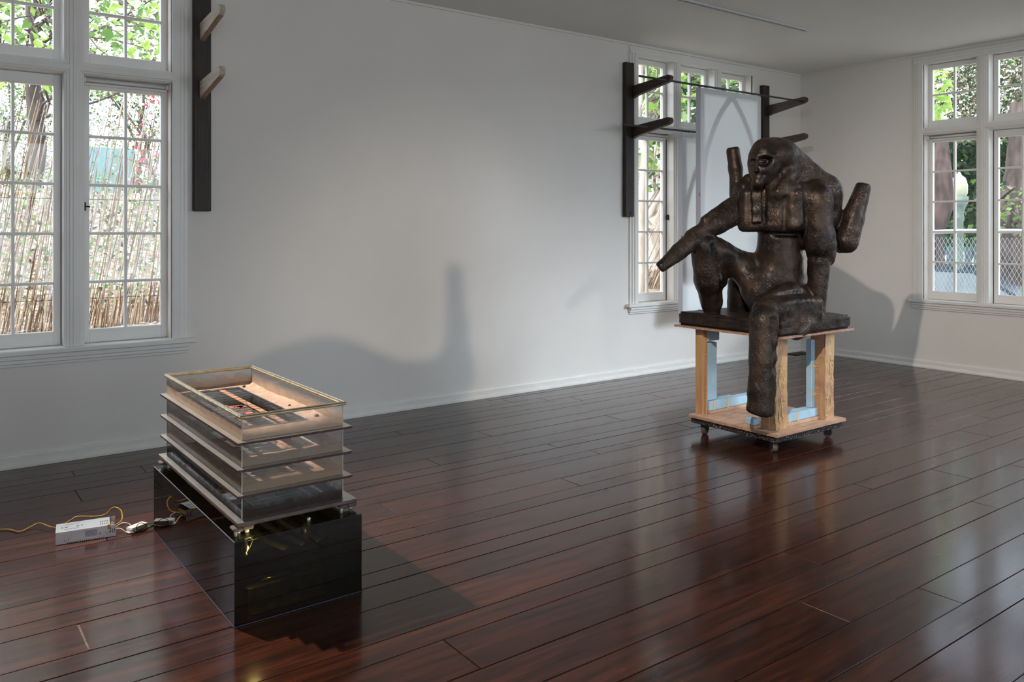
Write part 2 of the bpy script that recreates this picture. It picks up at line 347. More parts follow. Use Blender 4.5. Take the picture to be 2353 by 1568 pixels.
# ------------------------------------------------------------------ windows (local frame: x along wall, y outward, z up; y=0 is wall face)
PITCH, OPW = .563, .462
shared = {}
def sh(name, fn, mats):
    if name not in shared: shared[name] = fn().mesh(name, mats)
    return shared[name]
def sash_mb(w, h, top, bot, st=.036):
    m = MB()
    m.cbox(-w/2, -w/2+st, 0, .038, 0, h, .003); m.cbox(w/2-st, w/2, 0, .038, 0, h, .003)
    m.cbox(-w/2+st, w/2-st, 0, .038, 0, bot, .003); m.cbox(-w/2+st, w/2-st, 0, .038, h-top, h, .003)
    return m
def moulding_v(h, w, steps):      # vertical fluted casing centred on x=0, proud of the wall (towards -y)
    m = MB()
    for i, (fw, dp) in enumerate(steps): m.cbox(-w*fw/2, w*fw/2, -dp, .0, 0, h, .0025)
    return m
def window(name, loc, rz, latch=(), roll=(), hidden=()):
    R = structure(name, loc, rz)
    SILL, TB0, TB1, HD = .625, 2.13, 2.20, 2.785
    # casing: outer verticals with several steps, mullions, head, transom bars
    for s in (-1, 1):
        m = MB(); x0, x1 = s*.793, s*.885
        xs = sorted((x0, x1))
        m.cbox(xs[0], xs[1], -.0135, .0, SILL, 2.791, .002)
        a, b = sorted((s*.793, s*.862)); m.cbox(a, b, -.0215, -.012, SILL, 2.791, .003)
        a, b = sorted((s*.793, s*.838)); m.cbox(a, b, -.0285, -.02, SILL, 2.776, .003)
        a, b = sorted((s*.793, s*.814)); m.cbox(a, b, -.021, .122, SILL, 2.79, .003)
        obj('side_casing', m, M['trim'], R)
    for c in (-PITCH/2, PITCH/2):
        m = MB(); m.cbox(c-.0505, c+.0505, -.012, .122, SILL, 2.79, .003)
        m.cbox(c-.040, c+.040, -.0205, -.010, SILL, 2.777, .003); m.cbox(c-.026, c+.026, -.0285, -.019, SILL, 2.776, .003)
        m.cbox(c-.009, c+.009, -.033, -.027, SILL, 2.776, .002)
        obj('mullion', m, M['trim'], R)
    m = MB(); m.cbox(-.885, .885, -.014, 0, 2.79, 2.85, .002); m.cbox(-.885, .885, -.022, -.012, 2.79, 2.825, .003)
    m.cbox(-.83, .83, -.030, -.019, 2.775, 2.80, .003); m.box(-.79, .79, 0, .122, 2.785, 2.80)
    obj('head_casing', m, M['trim'], R)
    m = MB(); m.cbox(-.79, .79, 0, .122, TB0, TB1, .003); m.cbox(-.80, .80, -.020, 0, TB0+.004, TB1-.004, .003); m.cbox(-.80, .80, -.028, -.018, TB0+.014, TB1-.022, .003)
    obj('transom_bar', m, M['trim'], R)
    m = MB(); m.cbox(-.925, .925, -.052, .17, SILL-.028, SILL, .005)
    obj('sill', m, M['trim'], R)
    m = MB(); m.cbox(-.89, .89, -.034, 0, SILL-.052, SILL-.028, .003); m.cbox(-.89, .89, -.024, 0, SILL-.074, SILL-.052, .004); m.cbox(-.885, .885, -.014, 0, SILL-.09, SILL-.074, .003)
    obj('apron', m, M['trim'], R)
    for u in (-1, 0, 1):
        cx = u*PITCH
        if u in hidden: continue
        # reveal jambs dark weather strip line
        for q in (-1, 1): obj('weather_strip', MB().box(cx+q*(OPW/2-.0015)-.0015, cx+q*(OPW/2-.0015)+.0015, .075, .08, SILL, TB0), M['rod'], R)
        for (z0, z1, rows, top, bot, nm) in ((SILL+.002, TB0-.002, 5, .062, .075, 'casement_sash'), (TB1+.002, HD-.002, 2, .046, .066, 'transom_sash')):
            w = OPW-.006; h = z1-z0
            s = link(nm, sh(nm, lambda: sash_mb(w, h, top, bot), M['trim']), R, (cx, .08, z0))
            gw, gh = w-.072, h-top-bot; g0 = bot
            mt = .016
            link('muntin', sh('mv'+nm, lambda: MB().cbox(-mt/2, mt/2, .004, .034, g0, g0+gh, .003), M['trim']), s)
            rh = (gh-(rows-1)*mt)/rows; pw = (gw-mt)/2
            for k in range(1, rows):
                link('muntin', sh('mh', lambda: MB().cbox(-gw/2, gw/2, .006, .032, -mt/2, mt/2, .003), M['trim']), s, (0, 0, g0+k*(rh+mt)-mt/2))
            for k in range(rows):
                for q in (-1, 1):
                    link('pane', sh('pane'+nm, lambda: MB().box(-pw/2, pw/2, .017, .021, 0, rh), M['glass']), s, (q*(pw+mt)/2, 0, g0+k*(rh+mt)))
        if u in roll:
            m = MB(); m.tube([(cx-.215, .058, TB0-.02), (cx+.215, .058, TB0-.02)], .010, 10); m.cbox(cx-.222, cx+.222, .05, .078, TB0-.046, TB0-.034, .003)
            m.cbox(cx-.227, cx-.213, .044, .08, TB0-.034, TB0-.004, .003); m.cbox(cx+.213, cx+.227, .044, .08, TB0-.034, TB0-.004, .003)
            obj('screen_roller', m, M['trim'], R)
    for (lx, lz, sgn) in latch:
        m = MB(); m.cbox(lx-.009, lx+.009, .045, .075, lz-.026, lz+.022, .003); m.tube([(lx, .05, lz), (lx+sgn*.03, .045, lz-.004)], .004, 6)
        obj('latch', m, M['blackmetal'], R)
    return R
window('window_1', (.475, YA, 0), 0, latch=[(.340, 1.40, 1)], roll=(1,))
window('window_2', (5.91, YA, 0), 0, latch=[(-.335, 1.38, 1)], roll=(-1,))
window('window_3', (XB, 2.995, 0), -PI/2, roll=(-1,))
window('window_4', (XB, -1.6, 0), -PI/2)
window('window_5', (.6, Y0, 0), PI)
window('window_6', (4.6, Y0, 0), PI)
for (x, y, tx, ty) in ((.475, YA+.2, .475, 0), (5.91, YA+.2, 5.91, 0), (XB+.2, 2.995, 0, 2.995), (XB+.2, -1.6, 0, -1.6), (.6, Y0-.2, .6, 0), (4.6, Y0-.2, 4.6, 0)):
    portal((x, y, 1.71), 1.58, 2.18, (tx, ty, 1.71))
#PART2

# ------------------------------------------------------------------ ceiling track and spot lamps
def track(label, x0, x1, y):
    t = thing('ceiling_track', label, 'track', (0, y, HC))
    m = MB(); m.cbox(x0, x1, -.018, -.012, -.018, 0, .001); m.cbox(x0, x1, .012, .018, -.018, 0, .001); m.box(x0, x1, -.012, .012, -.006, 0)
    obj('rail', m, M['track'], t)
    m = MB(); m.cbox(x1-.03, x1+.012, -.019, .019, -.019, 0, .002); obj('end_cap', m, M['track'], t)
track('white lighting track running along the ceiling towards the corner', -2.5, 5.83, 3.885)
track('white lighting track on the ceiling nearer the camera', -2.5, 3.6, 1.36)
track('white lighting track on the ceiling behind the camera', -2.5, 6.0, -4.0)
for (l, t, *_), lb in zip(SPOTS, ('white track spotlight above the glass tray stack', 'white track spotlight aimed at the dark seated sculpture', 'white track spotlight behind the camera')):
    s = thing('track_spotlight', lb, 'spotlight', l)
    dv = (Vector(t)-Vector(l)).normalized(); q = dv.to_track_quat('Z', 'Y').to_euler()
    m = MB(); m.lathe([(.0, -.16), (.034, -.16), (.038, -.15), (.038, -.02), (.034, -.02), (.030, -.10), (0, -.10)], 20)
    obj('lamp_housing', m, M['lamp_body'], s, rot=q)
    m = MB(); m.tube([(-dv.x*.09, -dv.y*.09, -dv.z*.09), (-dv.x*.09, -dv.y*.09, HC-.018-l[2])], .007, 8); obj('stem', m, M['track'], s)

# ------------------------------------------------------------------ wall racks: posts with arms
def rack(x0, label, pale=False, armx=None, sh_=0, hw=.02):
    t = thing('wall_rack_post', label, 'rack', (x0, YA, 1.378), 0)
    m = MB(); m.cbox(0, .10, -.045, -.001, 0, 1.322, .004)
    obj('post', m, M['beam'], t)
    m = MB(); m.tube([(.05, -.0445, .03), (.05, -.047, .03)], .012, 12); obj('bolt', m, M['blackmetal'], t)
    ax = armx
    for k, zz in enumerate((.675, 1.022)):
        # side profile in (y,z): root at the post, rounded tip out in the room
        pr = [(-.035, zz-.005), (-.045, zz-.005), (-.10, zz+.012), (-.455+sh_, zz+.075), (-.478+sh_, zz+.085), (-.488+sh_, zz+.105), (-.480+sh_, zz+.126), (-.462+sh_, zz+.134), (-.045, zz+.098), (-.035, zz+.098)]
        m = MB(); m.prism(pr, 'x', ax-hw, ax+hw)
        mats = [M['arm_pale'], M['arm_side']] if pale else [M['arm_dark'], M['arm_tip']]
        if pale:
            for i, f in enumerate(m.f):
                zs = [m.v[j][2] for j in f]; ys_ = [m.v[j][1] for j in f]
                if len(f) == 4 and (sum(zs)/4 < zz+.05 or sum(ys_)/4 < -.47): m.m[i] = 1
        else:
            for i, f in enumerate(m.f):
                if len(f) == 4 and sum(m.v[j][1] for j in f)/4 < -.465: m.m[i] = 1
        obj('arm', m, mats, t)
rack(1.386, 'dark timber post with pale stub arms beside the nearest window', True, .048, .055, .016)
rack(4.948, 'dark timber rack post left of the middle window', False, .085)
rack(6.838, 'dark timber rack post near the room corner', False, .070)
o = obj('steel_rod', MB().tube([(4.70, 4.635, 2.49), (6.91, 4.635, 2.49)], .0085, 10), M['rod']); o['label'] = 'thin grey rod through the upper rack arms carrying the tall panel'; o['category'] = 'rod'
o = obj('steel_rod', MB().tube([(4.73, 4.85, 2.128), (6.93, 4.85, 2.128)], .0085, 10), M['rod']); o['label'] = 'thin grey rod through the lower rack arms, half behind the panel'; o['category'] = 'rod'

def gothic_panel(label, x, y, ztop, h, w=.82):
    t = thing('arched_panel', label, 'panel', (x, y, ztop))
    obj('fabric_face', MB().box(0, w, -.0225, -.0205, -h, -.012), M['fabric'], t)
    m = MB()
    for a, b, c, d in ((0, .05, -h, -.012), (w-.05, w, -h, -.012)): obj('stretcher_bar', MB().cbox(a, b, -.016, .020, c, d, .002), M['stretcher'], t)
    obj('stretcher_bar', m.cbox(.05, w-.05, -.016, .020, -.060, -.012, .002), M['stretcher'], t); obj('stretcher_bar', MB().cbox(.05, w-.05, -.016, .020, -h, -h+.05, .002), M['stretcher'], t)
    # pointed arch ribs behind the cloth
    for s in (-1, 1):
        R = .98; cx = w/2 + s*(R-.385); top = -.07; vs = []; fs = []
        zc = -.93
        aa = []
        n = 22
        for i in range(n+1):
            ang = math.acos((R-.385)/R)*i/n
            for r in (R-.022, R+.026):
                for yy in (-.019, -.004):
                    vs.append((cx - s*r*math.cos(ang), yy, zc + r*math.sin(ang)*1.12))
        for i in range(n):
            a = i*4; b = a+4
            fs += [(a, b, b+1, a+1), (a+2, a+3, b+3, b+2), (a, a+2, b+2, b), (a+1, b+1, b+3, a+3)]
        fs += [(0, 1, 3, 2), (n*4, n*4+2, n*4+3, n*4+1)]
        obj('arch_rib', MB().add(vs, fs), M['stretcher'], t)
    for sx in (0, w-.004): obj('panel_edging', MB().box(sx-.0005, sx+.0045, -.0235, .026, -h, -.012), M['panel_edge'], t)
    for hx in (.09, w-.09): obj('hook', MB().tube([(hx, .022, -.03), (hx, .014, -.008), (hx, .011, .004), (hx, 0, .0115), (hx, -.011, .004), (hx, -.012, -.008)], .0018, 6), M['blackmetal'], t)
gothic_panel('tall white cloth panel with a pointed arch silhouette, hung on the front rod', 5.405, 4.635, 2.482, 1.62)
gothic_panel('white arched cloth panel hung on the lower rod, mostly behind the front panel', 5.425, 4.85, 2.12, 1.63)

# floor vent in the corner
t = thing('floor_vent', 'small brown metal floor register in the room corner', 'vent', (7.33, 4.97, 0))
m = MB(); m.cbox(-.12, .12, -.055, -.045, 0, .006, .002); m.cbox(-.12, .12, .045, .055, 0, .006, .002); m.cbox(-.12, -.11, -.055, .055, 0, .006, .002); m.cbox(.11, .12, -.055, .055, 0, .006, .002)
vm = mat('brown_metal', srgb(74, 54, 42), rough=.4, metal=.4)
obj('vent_frame', m, vm, t)
for k in range(9):
    obj('slat', MB().cbox(-.108, .108, -.040+k*.0095, -.0345+k*.0095, .0005, .005, .001), vm, t)

# ------------------------------------------------------------------ smoked acrylic pedestal
PX0, PX1, PY0, PY1, PZ = .845, 1.289, 2.62, 3.665, .273
smoke = thin_glass('smoked_acrylic_front', (.36, .33, .24, 1), rough=.01)
smoke_top = thin_glass('smoked_acrylic_top', (.66, .65, .56, 1), rough=.01)
edge_m = mat('acrylic_edge', srgb(60, 62, 78), rough=.15, spec=.8)
t = thing('smoked_acrylic_pedestal', 'glossy black see-through acrylic plinth box on the floor under the glass trays', 'pedestal', (PX0, PY0, 0))
W, D = PX1-PX0, PY1-PY0; th = .005
obj('front_panel', MB().box(0, W, 0, th, .004, PZ-th), smoke, t)
obj('back_panel', MB().box(0, W, D-th, D, .004, PZ-th), smoke, t)
obj('side_panel', MB().box(0, th, th, D-th, .004, PZ-th), smoke, t)
obj('side_panel', MB().box(W-th, W, th, D-th, .004, PZ-th), smoke, t)
obj('top_panel', MB().cbox(0, W, 0, D, PZ-th, PZ, .001), smoke_top, t)
obj('base_strip', MB().cbox(-.002, W+.002, -.002, .004, 0, .004, .001).cbox(-.002, .004, .004, D+.002, 0, .004, .001).cbox(W-.004, W+.002, .004, D+.002, 0, .004, .001), edge_m, t)
seam_m = mat('dark_seam', srgb(18, 17, 20), rough=.1)
obj('corner_seam', MB().box(-.0004, .002, -.0004, .002, .004, PZ), seam_m, t)
obj('top_edge', MB().box(.0, W, -.0006, .0012, PZ-.0018, PZ+.0002), seam_m, t)
obj('top_edge', MB().box(-.0008, .0014, 0, D, PZ-.0022, PZ+.0005), mat('bright_acrylic_edge', srgb(120, 130, 146), rough=.2), t)
# gear inside the plinth
bronze = mat('aged_bronze_sheet', srgb(150, 136, 96), srgb(98, 88, 60), .35, .7, scale=30, bump=.1)
t2 = thing('metal_channel', 'folded metal channel lying inside the dark plinth near its front', 'bracket', (PX0+.07, PY0+.08, .003))
m = MB(); m.cbox(0, .27, 0, .004, 0, .075, .001); m.cbox(0, .27, -.035, 0, 0, .004, .001); m.cbox(0, .27, .004, .03, .071, .075, .001)
obj('channel_body', m, bronze, t2)
m = MB(); m.tube([(.05, .02, .086), (.16, .02, .086)], .004, 10); obj('brass_tube', m, mat('polished_brass', srgb(220, 200, 140), rough=.2, metal=1), t2)
t3 = thing('pendant_bulb', 'small clear glass drop hanging under the plinth lid, front left', 'bulb', (PX0+.045, PY0+.035, PZ-.005))
add_light('plinth_fill_light', 'POINT', (PX0+.075, PY0+.03, PZ-.05), 1.3, (1, .9, .55), shadow_soft_size=.022)  # added unseen light, brightens the gear inside the plinth
gm = mat('shiny_glass_bead', srgb(200, 200, 196), rough=.05, metal=.7)
m = MB(); m.lathe([(0, -.062), (.006, -.060), (.009, -.054), (.006, -.048), (.010, -.042), (.013, -.034), (.010, -.024), (.004, -.008), (.002, 0)], 14); obj('glass_drop', m, gm, t3)
m = MB(); m.tube([(0, 0, -.006), (.02, .01, -.005), (.03, .01, -.018), (.012, .005, -.048)], .0016, 6); obj('hook_wire', m, bronze, t3)
t4 = thing('brass_socket', 'little brass lamp socket under the plinth lid, right of centre', 'socket', (PX0+.27, PY0+.05, PZ-.005))
m = MB(); m.lathe([(0, -.05), (.020, -.05), (.022, -.012), (.010, -.006), (.010, 0), (0, 0)], 16); obj('socket_cup', m, bronze, t4)
m = MB(); m.lathe([(0, -.002), (.006, -.002), (.007, .012), (.004, .016), (0, .017)], 12); obj('chrome_stud', m, gm, t4)
def ribbon(name, cx, label, col, wid):
    tt = thing(name, label, 'film strip', (PX0, PY0, 0))
    m = MB(); vs = []; fs = []; n = 26
    for i in range(n+1):
        u = i/n; x = cx+.12*math.sin(u*1.5)+.02*math.sin(u*6); y = .95-u*.88; z = PZ-.035-.05*math.sin(u*PI)-.05*u*u
        for a in (-wid/2, wid/2):
            for b in (0, .001): vs.append((x+a, y, z+b+a*.5))
    for i in range(n):
        a = i*4; b = a+4
        fs += [(a, a+2, b+2, b), (a+1, b+1, b+3, a+3), (a, b, b+1, a+1), (a+2, a+3, b+3, b+2)]
    obj('film', m.add(vs, fs, 0, True), col, tt)
film_a = mat('grey_film', srgb(170, 176, 178), rough=.15, spec=.8); film_b = mat('olive_film', srgb(112, 104, 66), rough=.2, spec=.8)
ribbon('film_strip', .09, 'curved olive film strip under the plinth lid, left', film_b, .03)
ribbon('film_strip', .15, 'curved pale grey film strip under the plinth lid, middle', film_a, .022)
ribbon('film_strip', .21, 'curved wide grey film strip under the plinth lid, right', film_a, .034)
ribbon('film_strip', .265, 'curved olive film strip nearest the right side of the plinth', film_b, .02)

# ------------------------------------------------------------------ stack of four glass trays
alu = mat('satin_aluminium', srgb(204, 204, 200), srgb(190, 188, 184), .26, .8, scale=3, rvar=.06)
alu_b = mat('bluish_zinc', srgb(150, 160, 164), srgb(128, 134, 138), .35, .7, scale=20)
brass = mat('tarnished_brass_trim', srgb(150, 134, 92), srgb(188, 172, 136), .32, .75, scale=25)
edge_dk = mat('grey_brown_edge', srgb(112, 98, 94), srgb(92, 80, 76), .45, .3, scale=20)
redbrown = mat('red_brown_edge', srgb(92, 60, 52), srgb(54, 40, 38), .6, scale=120)  # darker red-brown tone for flange sides and undersides
sand = mat('pinkish_sand', srgb(196, 168, 150), srgb(170, 142, 124), .9, scale=22, bump=.5, bscale=140)
sand_d = mat('dark_soil', srgb(66, 52, 44), srgb(34, 28, 26), .9, scale=60, bump=.8, bscale=160)
copper = mat('orange_tan_strip', srgb(180, 142, 116), srgb(156, 120, 96), .7, scale=18)
wirem = mat('black_wire', srgb(40, 38, 38), rough=.4, metal=.5)
wire_l = mat('pale_wire', srgb(160, 150, 138), rough=.4, metal=.5)
coral = mat('coral_chip', srgb(214, 124, 98), srgb(190, 104, 84), .6, scale=20)
teal = mat('teal_chip', srgb(96, 168, 154), srgb(70, 140, 130), .6, scale=20)
greyp = mat('grey_brown_plate', srgb(112, 98, 92), srgb(88, 78, 74), .5, scale=9)
plate_dk = mat('black_plate', srgb(28, 25, 24), srgb(44, 38, 36), .4, scale=14)
ac = [thin_glass('acrylic_dusty_top', (.975, .975, .97, 1), dirt=srgb(190, 168, 148), dirt_h=.75, dirt_max=.75, dirt_noise=14, base=.06),
      thin_glass('acrylic_dusty_mid', (.965, .96, .95, 1), dirt=srgb(168, 150, 132), dirt_h=.8, dirt_max=.6, dirt_noise=14, base=.10),
      thin_glass('acrylic_dusty_low', (.965, .96, .95, 1), dirt=srgb(172, 148, 126), dirt_h=.9, dirt_max=.65, dirt_noise=12, base=.10),
      thin_glass('acrylic_dark_low', (.96, .96, .955, 1), dirt=srgb(66, 54, 48), dirt_h=.55, dirt_max=.8, dirt_noise=40, base=.05)]
TX0, TX1, TY0, TY1 = .871, 1.275, 2.665, 3.672
BX0, BX1, BY0, BY1 = .892, 1.252, 2.692, 3.645
levels = [(.574, .655), (.486, .574), (.401, .486), (.318, .401)]
labels = ['topmost dusty glass tray with brass rim, pink sand and coloured chips', 'second glass tray from the top, brown dust on its walls',
          'third glass tray from the top with wires and coral chips', 'bottom glass tray on the widest metal flange, dark soil inside']
def frame_mb(x0, x1, y0, y1, z0, z1, w, ch=.002, mi=0):
    m = MB()
    m.cbox(x0, x1, y0, y0+w, z0, z1, ch, mi); m.cbox(x0, x1, y1-w, y1, z0, z1, ch, mi)
    m.cbox(x0, x0+w, y0+w, y1-w, z0, z1, ch, mi); m.cbox(x1-w, x1, y0+w, y1-w, z0, z1, ch, mi); return m
for i, (zb, zt) in enumerate(levels):
    t = thing('glass_tray', labels[i], 'tray', (0, 0, zb), group='stacked glass trays')
    ext = .012 if i == 3 else 0
    fx0, fx1, fy0, fy1 = TX0-ext*.4, TX1+ext, TY0-ext, TY1+ext*.6
    ft = .0055 if i < 3 else .010
    # flange as four mitred top bars
    fm = MB(); iw = .040 if i < 3 else .052
    def mitre(p, q, r, s_):
        z0, z1 = -ft, 0
        fm.add([(p[0], p[1], z0), (q[0], q[1], z0), (r[0], r[1], z0), (s_[0], s_[1], z0), (p[0], p[1], z1), (q[0], q[1], z1), (r[0], r[1], z1), (s_[0], s_[1], z1)],
               [(0, 3, 2, 1), (0, 1, 5, 4), (1, 2, 6, 5), (2, 3, 7, 6), (3, 0, 4, 7)], 1); n0 = len(fm.v); fm.f.append((n0-4, n0-3, n0-2, n0-1)); fm.m.append(0); fm.sm.append(False)
    g = .0006
    mitre((fx0+g, fy0), (fx1-g, fy0), (fx1-iw-g, fy0+iw), (fx0+iw+g, fy0+iw)); mitre((fx0+iw+g, fy1-iw), (fx1-iw-g, fy1-iw), (fx1-g, fy1), (fx0+g, fy1))
    mitre((fx0, fy0+g), (fx0+iw, fy0+iw+g), (fx0+iw, fy1-iw-g), (fx0, fy1-g)); mitre((fx1-iw, fy0+iw+g), (fx1, fy0+g), (fx1, fy1-g), (fx1-iw, fy1-iw-g))
    obj('flange', fm, [alu, redbrown if i < 3 else edge_dk], t)
    m = frame_mb(fx0+.001, fx1-.001, fy0+.001, fy1-.001, -ft-.003, -ft, .012, .0005); obj('flange_underside', m, redbrown, t)
    h = zt-zb-(.0145 if i else .004)
    for (a, b, c, d) in ((BX0, BX1, BY0, BY0+.003), (BX0, BX1, BY1-.003, BY1), (BX0, BX0+.003, BY0+.003, BY1-.003), (BX1-.003, BX1, BY0+.003, BY1-.003)):
        obj('glass_wall', MB().box(a, b, c, d, .0005, h), ac[i], t)
    # corner glue seams
    bead = mat('glue_bead_%d' % i, srgb(190, 176, 160), rough=.3)
    for x in (BX0, BX1-.0025):
        for y in (BY0, BY1-.0025): obj('corner_bead', MB().box(x-.0004, x+.0029, y-.0004, y+.0029, .0005, h), bead, t)
    if i == 0:
        m = frame_mb(BX0-.010, BX1+.010, BY0-.010, BY1+.010, h-.004, h+.006, .020, .003); obj('rim', m, [brass], t)
        m = frame_mb(BX0-.007, BX1+.007, BY0-.007, BY1+.007, h+.006, h+.0085, .006, .001); obj('rim_bead', m, alu, t)
    # sandy border bed with uneven surface, leaving an opening in the middle
    bed = sand_d if i == 3 else sand
    bw = {0: (.035, .075, .14, .05), 1: (.05, .06, .12, .05), 2: (.05, .06, .12, .05), 3: (.045, .085, .06, .05)}[i]   # left, right, front, back widths
    ox0, ox1, oy0, oy1 = BX0+bw[0], BX1-bw[1], BY0+bw[2], BY1-bw[3]
    nx, ny = 30, 70; vs = []; fs = []; ids = {}
    rnd = random.Random(i*5+1)
    ph = [rnd.uniform(0, 6) for _ in range(6)]
    for a in range(nx+1):
        for b in range(ny+1):
            x = BX0+.0035+(BX1-BX0-.007)*a/nx; y = BY0+.0035+(BY1-BY0-.007)*b/ny
            e = min(x-BX0, BX1-x, y-BY0, BY1-y)
            z = .0025+.012*math.exp(-e/.010)*(1+.4*math.sin(9*x*3+ph[0])+.4*math.sin(11*y+ph[1]))+.0012*math.sin(70*x+ph[2])*math.sin(55*y+ph[3])+rnd.uniform(0, .0009)
            ids[(a, b)] = len(vs); vs.append((x, y, z))
    for a in range(nx):
        for b in range(ny):
            cxm = BX0+(BX1-BX0)*(a+.5)/nx; cym = BY0+(BY1-BY0)*(b+.5)/ny
            if ox0 < cxm < ox1 and oy0 < cym < oy1: continue
            fs.append((ids[(a, b)], ids[(a+1, b)], ids[(a+1, b+1)], ids[(a, b+1)]))
    m = MB().add(vs, fs, 0, True)
    m.box(BX0+.003, ox0, BY0+.003, BY1-.003, -.002, .0012); m.box(ox1, BX1-.003, BY0+.003, BY1-.003, -.002, .0012)
    m.box(ox0, ox1, BY0+.003, oy0, -.002, .0012); m.box(ox0, ox1, oy1, BY1-.003, -.002, .0012)
    s = obj('sand_bed', m, bed, t); s['kind'] = 'stuff'
    m = frame_mb(ox0-.002, ox1+.002, oy0-.002, oy1+.002, -.004, .007, .004, .0008); obj('inner_trim', m, alu_b, t)
    # long strip inside the opening
    obj('cross_strip', MB().cbox(ox1-.085, ox1-.062, oy0, oy1, -.003, .001, .001), copper if i < 3 else plate_dk, t)
    obj('cross_strip', MB().cbox(ox0+.03, ox0+.05, oy0, oy1, -.003, .0005, .001), alu_b, t)
    # strung wires
    wm = wirem if i == 0 else wire_l
    for k in range(15 if i < 3 else 7):
        n = 15 if i < 3 else 7
        y = oy0+(oy1-oy0)*(k+.6)/n; j = rnd.uniform(-.012, .012)
        m = MB().tube([(ox0, y, .006), ((ox0+ox1)/2, y+j, .0035), (ox1, y+rnd.uniform(-.01, .01), .006)], .0007, 4)
        obj('strung_wire', m, wm, t)
    for k in range(5 if i < 3 else 3):
        x = ox0+rnd.uniform(.0, ox1-ox0)*.9; y = rnd.uniform(oy0, oy0+.4)
        m = MB().tube([(x, y, .006), (min(ox1, x+rnd.uniform(.04, .15)), y+rnd.uniform(.1, .4), .0045)], .0007, 4)
        obj('strung_wire', m, wm, t)
    # patched floor plate of the opening (grey with chips), set lower
    if i in (0, 1, 2):
        px, py = (ox0+ox1)/2-.02, oy0+.24+.1*(i == 0)
        m = MB(); n = 26; vs = [(px, py, -.006)]; rr = [rnd.uniform(.8, 1.15) for _ in range(n)]
        for q in range(n): w = 2*PI*q/n; vs.append((px+.085*rr[q]*math.cos(w), py+.13*rr[q]*math.sin(w), -.006))
        vs += [(v[0], v[1], -.0085) for v in vs]
        fs = [(0, 1+q, 1+(q+1) % n) for q in range(n)]+[(n+1, n+2+(q+1) % n, n+2+q) for q in range(n)]+[(1+q, n+2+q, n+2+(q+1) % n, 1+(q+1) % n) for q in range(n)]
        obj('mottled_plate', m.add(vs, fs), greyp, t)
        for q in range(9):
            w = rnd.uniform(-1.2, 2.4); rx, ry = px+.075*math.cos(w)*rnd.uniform(.6, 1), py+.115*math.sin(w)*rnd.uniform(.6, 1)
            nn = 9; mm = MB(); pts = [(rx+.016*rnd.uniform(.6, 1.3)*math.cos(2*PI*a/nn), ry+.02*rnd.uniform(.6, 1.3)*math.sin(2*PI*a/nn)) for a in range(nn)]
            mm.prism(pts, 'z', -.0058, -.0042)
            obj('colour_chip', mm, (coral, teal, coral, greyp)[q % 4], t)
        m = MB(); n = 20; m.tube([(px-.06+.014*math.cos(2*PI*a/n), py-.05+.014*math.sin(2*PI*a/n), -.003) for a in range(n+1)], .0012, 5); obj('wire_ring', m, wirem, t)
    if i >= 1:
        obj('dark_plate', MB().cbox(ox0+.06, ox1-.1, oy0+.03, oy0+.2, -.007, -.0045, .001), plate_dk, t)
    if i == 3:
        obj('blue_label', MB().cbox(BX0+.012, BX0+.04, BY0+.10, BY0+.19, .017, .018, .0003), mat('pale_blue_label', srgb(150, 186, 206), rough=.5), t)
# small pebbles in the top tray
peb = mat('pebble', srgb(120, 92, 72), srgb(80, 60, 48), .8, scale=40)
for k, (x, y, r) in enumerate(((1.20, 3.59, .007), (1.215, 3.10, .005), (1.225, 2.86, .008), (.93, 2.72, .007))):
    m = MB(); rr = random.Random(k)
    m.lathe([(0, 0), (r, .1*r), (r*1.1, r*.6), (r*.6, r*1.2), (0, r*1.35)], 8)
    m.v = [(a*rr.uniform(.8, 1.2), b*rr.uniform(.8, 1.2), c) for a, b, c in m.v]
    o = obj('pebble', m, peb, loc=(x, y, .574+.0035)); o['label'] = ('brown pebble in the far corner of the top tray', 'tiny brown pebble halfway along the right side of the top tray', 'brown pebble on the sand at the right front of the top tray', 'brown clump at the front left corner of the top tray')[k]; o['category'] = 'pebble'
# machined feet between lowest flange and plinth
foot_m = mat('pinkish_grey_foot', srgb(112, 96, 94), srgb(88, 74, 72), .5, scale=30)
fcl = mat('clear_peg', srgb(180, 178, 170), rough=.1, spec=.9)
for k, (x, y, lb) in enumerate(((.885, 2.69, 'front left'), (1.255, 2.69, 'front right'), (.885, 3.63, 'back left'), (1.255, 3.63, 'back right'))):
    t = thing('tray_foot', 'lumpy grey foot with pegs under the trays, %s corner of the plinth' % lb, 'foot', (x, y, PZ))
    m = MB(); m.cbox(-.03, .0, -.03, .012, .018, .0275, .003); m.cbox(.004, .042, -.02, .022, .012, .0275, .004); m.cbox(-.012, .008, -.016, .024, .009, .020, .003)
    obj('block', m, foot_m, t)
    m = MB(); m.lathe([(0, .0002), (.007, .0002), (.008, .013), (0, .013)], 10, .024, .0); m.lathe([(0, .0002), (.005, .0002), (.006, .016), (0, .016)], 10, -.02, -.02); m.lathe([(0, .0002), (.006, .0002), (.007, .01), (0, .01)], 10, -.002, .006)
    obj('peg', m, fcl, t)

